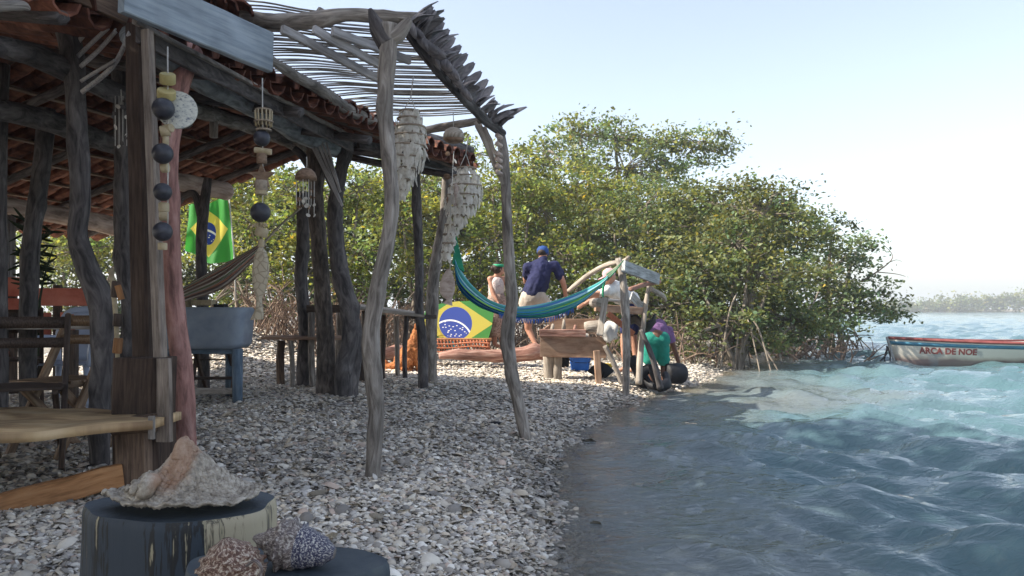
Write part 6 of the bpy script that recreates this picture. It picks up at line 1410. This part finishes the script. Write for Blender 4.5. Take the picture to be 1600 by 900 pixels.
for q in (-1, 1): body += limb([W(-.12, q*.11, .14), W(.0, q*.14, .15), W(-.08, q*.14, .04), W(.04, q*.14, .025)], [.085, .06, .035, .028])+[tube([W(.10, q*.045, .62), W(.09, q*.06, .68), W(.10, q*.06, .71)], [.032, .02, .005], 8, 3)]
body += limb([W(-.2, 0, .10), W(-.32, .03, .06), W(-.38, .05, .16)], [.05, .06, .03])
o = blob_body('body', body, m_fur, t, .014, 3)
tx = bpy.data.textures.new('furtex', 'CLOUDS'); tx.noise_scale = .035; dm = o.modifiers.new('d', 'DISPLACE'); dm.texture = tx; dm.strength = .035; dm.texture_coords = 'LOCAL'
obj('nose', ball(W(.275, 0, .525), .016, 8, 6), m_blk, t)
for q in (-1, 1): obj('eye', ball(W(.185, q*.035, .585), .011, 8, 6), m_blk, t)
# red cloth pile
o = obj('brown_canoe_hull', tube([P(600, 553, 12.3), P(618, 550, 12.3), P(640, 553, 12.3)], [.08, .12, .08], 10, 5, .15), m_log); o.name = 'driftwood_chunk'; tagit(o, 'dark red driftwood chunk behind the table, left of the dog', 'driftwood')
# small stones on the beach
for (x, y, r_, mm_, lb) in ((775, 664, .035, m_blk, 'dark flat stone on the shells left of the thin post'), (787, 752, .02, m_mid, 'small dark brown pod on the shells in the middle of the beach'), (678, 625, .02, m_blk, 'tiny dark stone on the shells before the leaning post')):
    g = G(x, y); o = obj('stone', ball(g+Vector((0, 0, r_*.4)), r_, 10, 7, (r_*1.6, r_*1.1, r_*.55)), mm_); tagit(o, lb, 'stone')
# ================================================================ BOAT
DBt = 17.0
b0 = P(1388, 532, DBt); Lb = 5.6; ba = radians(-4)
ux = Vector((cos(ba), sin(ba), 0)); uy = Vector((-sin(ba), cos(ba), 0)); bz = WZ-.12
boat = thing('wooden_boat', Vector((b0.x, b0.y, WZ)), 'moored white wooden boat with red gunwale, blue stripe and painted name', 'boat')
def hb(u): return .02+.78*(sin(min(1, u*1.25+.0)*pi/2)**.75)*(1-.28*max(0, (u-.75)/.25)**2)
def sheer(u): return .455-.06*sin(pi*min(1, u*1.05))+.035*(1-u)**3
def hull_pt(u, v, side, off=0):
    """v 0 keel .. 1 gunwale"""
    rake = .14*(1-v)*(1-u)**4*1.3
    w_ = hb(u)*(.30+.70*v**.55)*(1 if v > 0 else 0)*(1 if u > .001 else 1)
    z = bz+(sheer(u)+.12+.05)*v
    if u < .02: w_ *= .35
    return Vector((b0.x, b0.y+0.0, 0))+ux*(Lb*u+rake)+uy*(.55-.0)+uy*(side*(w_+off)-.55)+Vector((0, 0, z))
NU = 48
m, n, L, b = nt_of('boat_paint')
at = n.new('ShaderNodeTexCoord'); sx = n.new('ShaderNodeSeparateXYZ'); L.new(at.outputs['UV'], sx.inputs[0]); nz = n.new('ShaderNodeTexNoise'); nz.inputs['Scale'].default_value = 3; nz.inputs['Detail'].default_value = 7; L.new(at.outputs['Object'], nz.inputs[0])
ad = n.new('ShaderNodeMath'); ad.operation = 'MULTIPLY_ADD'; L.new(nz.outputs[0], ad.inputs[0]); ad.inputs[1].default_value = .20; L.new(sx.outputs[1], ad.inputs[2])
rp = n.new('ShaderNodeValToRGB'); e = rp.color_ramp.elements; e[0].position = .0; e[0].color = (.14, .10, .10, 1); e[1].position = 1; e[1].color = (.60, .57, .50, 1)
q = e.new(.42); q.color = (.22, .16, .15, 1); q = e.new(.50); q.color = (.42, .36, .30, 1); q = e.new(.60); q.color = (.60, .56, .48, 1)
L.new(ad.outputs[0], rp.inputs[0])
n2 = n.new('ShaderNodeTexNoise'); n2.inputs['Scale'].default_value = 1.6; n2.inputs['Detail'].default_value = 6; L.new(at.outputs['Object'], n2.inputs[0]); m2 = n.new('ShaderNodeMapRange'); m2.inputs[1].default_value = .63; m2.inputs[2].default_value = .68; m2.inputs[4].default_value = .6; L.new(n2.outputs[0], m2.inputs[0])
mx = n.new('ShaderNodeMix'); mx.data_type = 'RGBA'; L.new(m2.outputs[0], mx.inputs[0]); L.new(rp.outputs[0], mx.inputs[6]); mx.inputs[7].default_value = (.20, .22, .24, 1); L.new(mx.outputs[2], b.inputs['Base Color']); b.inputs['Roughness'].default_value = .55
m_boat = m
for s_ in (-1, 1):
    g = grid(lambda a, c: hull_pt(a, c, s_), NU, 14); o = obj('hull_side', (g[0], g[1] if s_ > 0 else [f[::-1] for f in g[1]], g[2]), m_boat, boat); mo = o.modifiers.new('s', 'SOLIDIFY'); mo.thickness = .02; mo.offset = 0
    st_ = grid(lambda a, c: hull_pt(a, .78+.12*c, s_, .016), NU, 1); obj('blue_stripe', st_, mat('boat_blue', [(.04, .16, .25), (.08, .24, .34)], (9, 9, 9), 'Object', .6, .1), boat).modifiers.new('s', 'SOLIDIFY').thickness = .006
    obj('gunwale', tube([hull_pt(a, 1, s_, .01) for a in np.linspace(0, 1, 26)], [.032]*26, 8, 1, flat=.9), mat('boat_red', [(.17, .04, .04), (.27, .085, .075)], (9, 9, 9), 'Object', .6, .1), boat)
obj('stem_post', tube([hull_pt(0, 0, 0)+ux*-.02, hull_pt(0, .5, 0)-ux*.02, hull_pt(0, 1.03, 0)-ux*.02], [.03, .03, .035], 8, 4), m_weather, boat)
V = [hull_pt(1, v, s_) for s_ in (-1, 1) for v in np.linspace(0, 1, 8)]
obj('transom', (V, [(i, i+1, 9+i, 8+i) for i in range(7)], None), m_boat, boat, False)
obj('inner_floor', grid(lambda a, c: hull_pt(.03+.96*a, .35, (c-.5)*1.9), 20, 4), m_drift, boat)
for a in (.3, .55, .8): obj('thwart', board(hull_pt(a, .8, -1), hull_pt(a, .8, 1), .22, .03, segs=2), m_weather, boat, False)
def letter_fn(c):
    a = (P(1425, 0, DBt).x-b0.x+c.x)/Lb; vv = .54+c.y/.56
    p = hull_pt(a, vv, -1, .018); return p-uy*c.z
text('painted_name', 'ARCA DE NOE', .165, None, (1, 0, 0), (0, 0, 1), MATS['boat_red'], boat, .002, fn=letter_fn, bold=.006)
for (pts) in (((1386, 540), (1384, 555), (1368, 570)), ((1386, 545), (1382, 560), (1384, 572)), ((1387, 542), (1391, 558), (1388, 573))):
    obj('mooring_rope', tube([P(x, y, DBt-.05) for x, y in pts], [.02, .016, .014], 6, 4, .1), m_blk, boat)
# debris in the water by the mangroves
for k in range(9):
    x = 1208+k*9+rg4.uniform(-4, 4); y = 548+rg4.uniform(-5, 5); p = P(x, y, 19+rg4.uniform(-.5, .5)); p.z = WZ
    o = obj('floating_driftwood', tube([p+Vector((-.12, 0, 0)), p+Vector((0, .05, .08+.05*(k % 3))), p+Vector((.14, .02, 0))], [.02, .03, .015], 6, 4, .2), m_twig); tagit(o, ('leftmost', 'second', 'third', 'fourth', 'middle', 'fourth last', 'third last', 'second last', 'rightmost')[k]+' of the brown driftwood pieces bobbing below the mangroves', 'driftwood', 'driftwood pieces below the mangroves')
# ================================================================ HAZE
hv = [(x, y, z) for z in (-3, 16) for y in (-650, 2750) for x in (-1000, 1700)]
hz = obj('haze', [(hv, [(0, 2, 3, 1), (4, 5, 7, 6), (0, 1, 5, 4), (1, 3, 7, 5), (3, 2, 6, 7), (2, 0, 4, 6)], None)], None, smooth=False, base=(0, 0, 0))
hm = bpy.data.materials.new('haze_air'); hm.use_nodes = True; hn = hm.node_tree.nodes
hn.remove(hn['Principled BSDF']); pv = hn.new('ShaderNodeVolumePrincipled'); pv.inputs['Density'].default_value = .0015; pv.inputs['Color'].default_value = (.9, .95, 1, 1); pv.inputs['Anisotropy'].default_value = .2
hm.node_tree.links.new(pv.outputs[0], hn['Material Output'].inputs['Volume']); hz.data.materials.clear(); hz.data.materials.append(hm); hz['kind'] = 'stuff'; hz['label'] = 'thin pale sea haze over the whole bay'
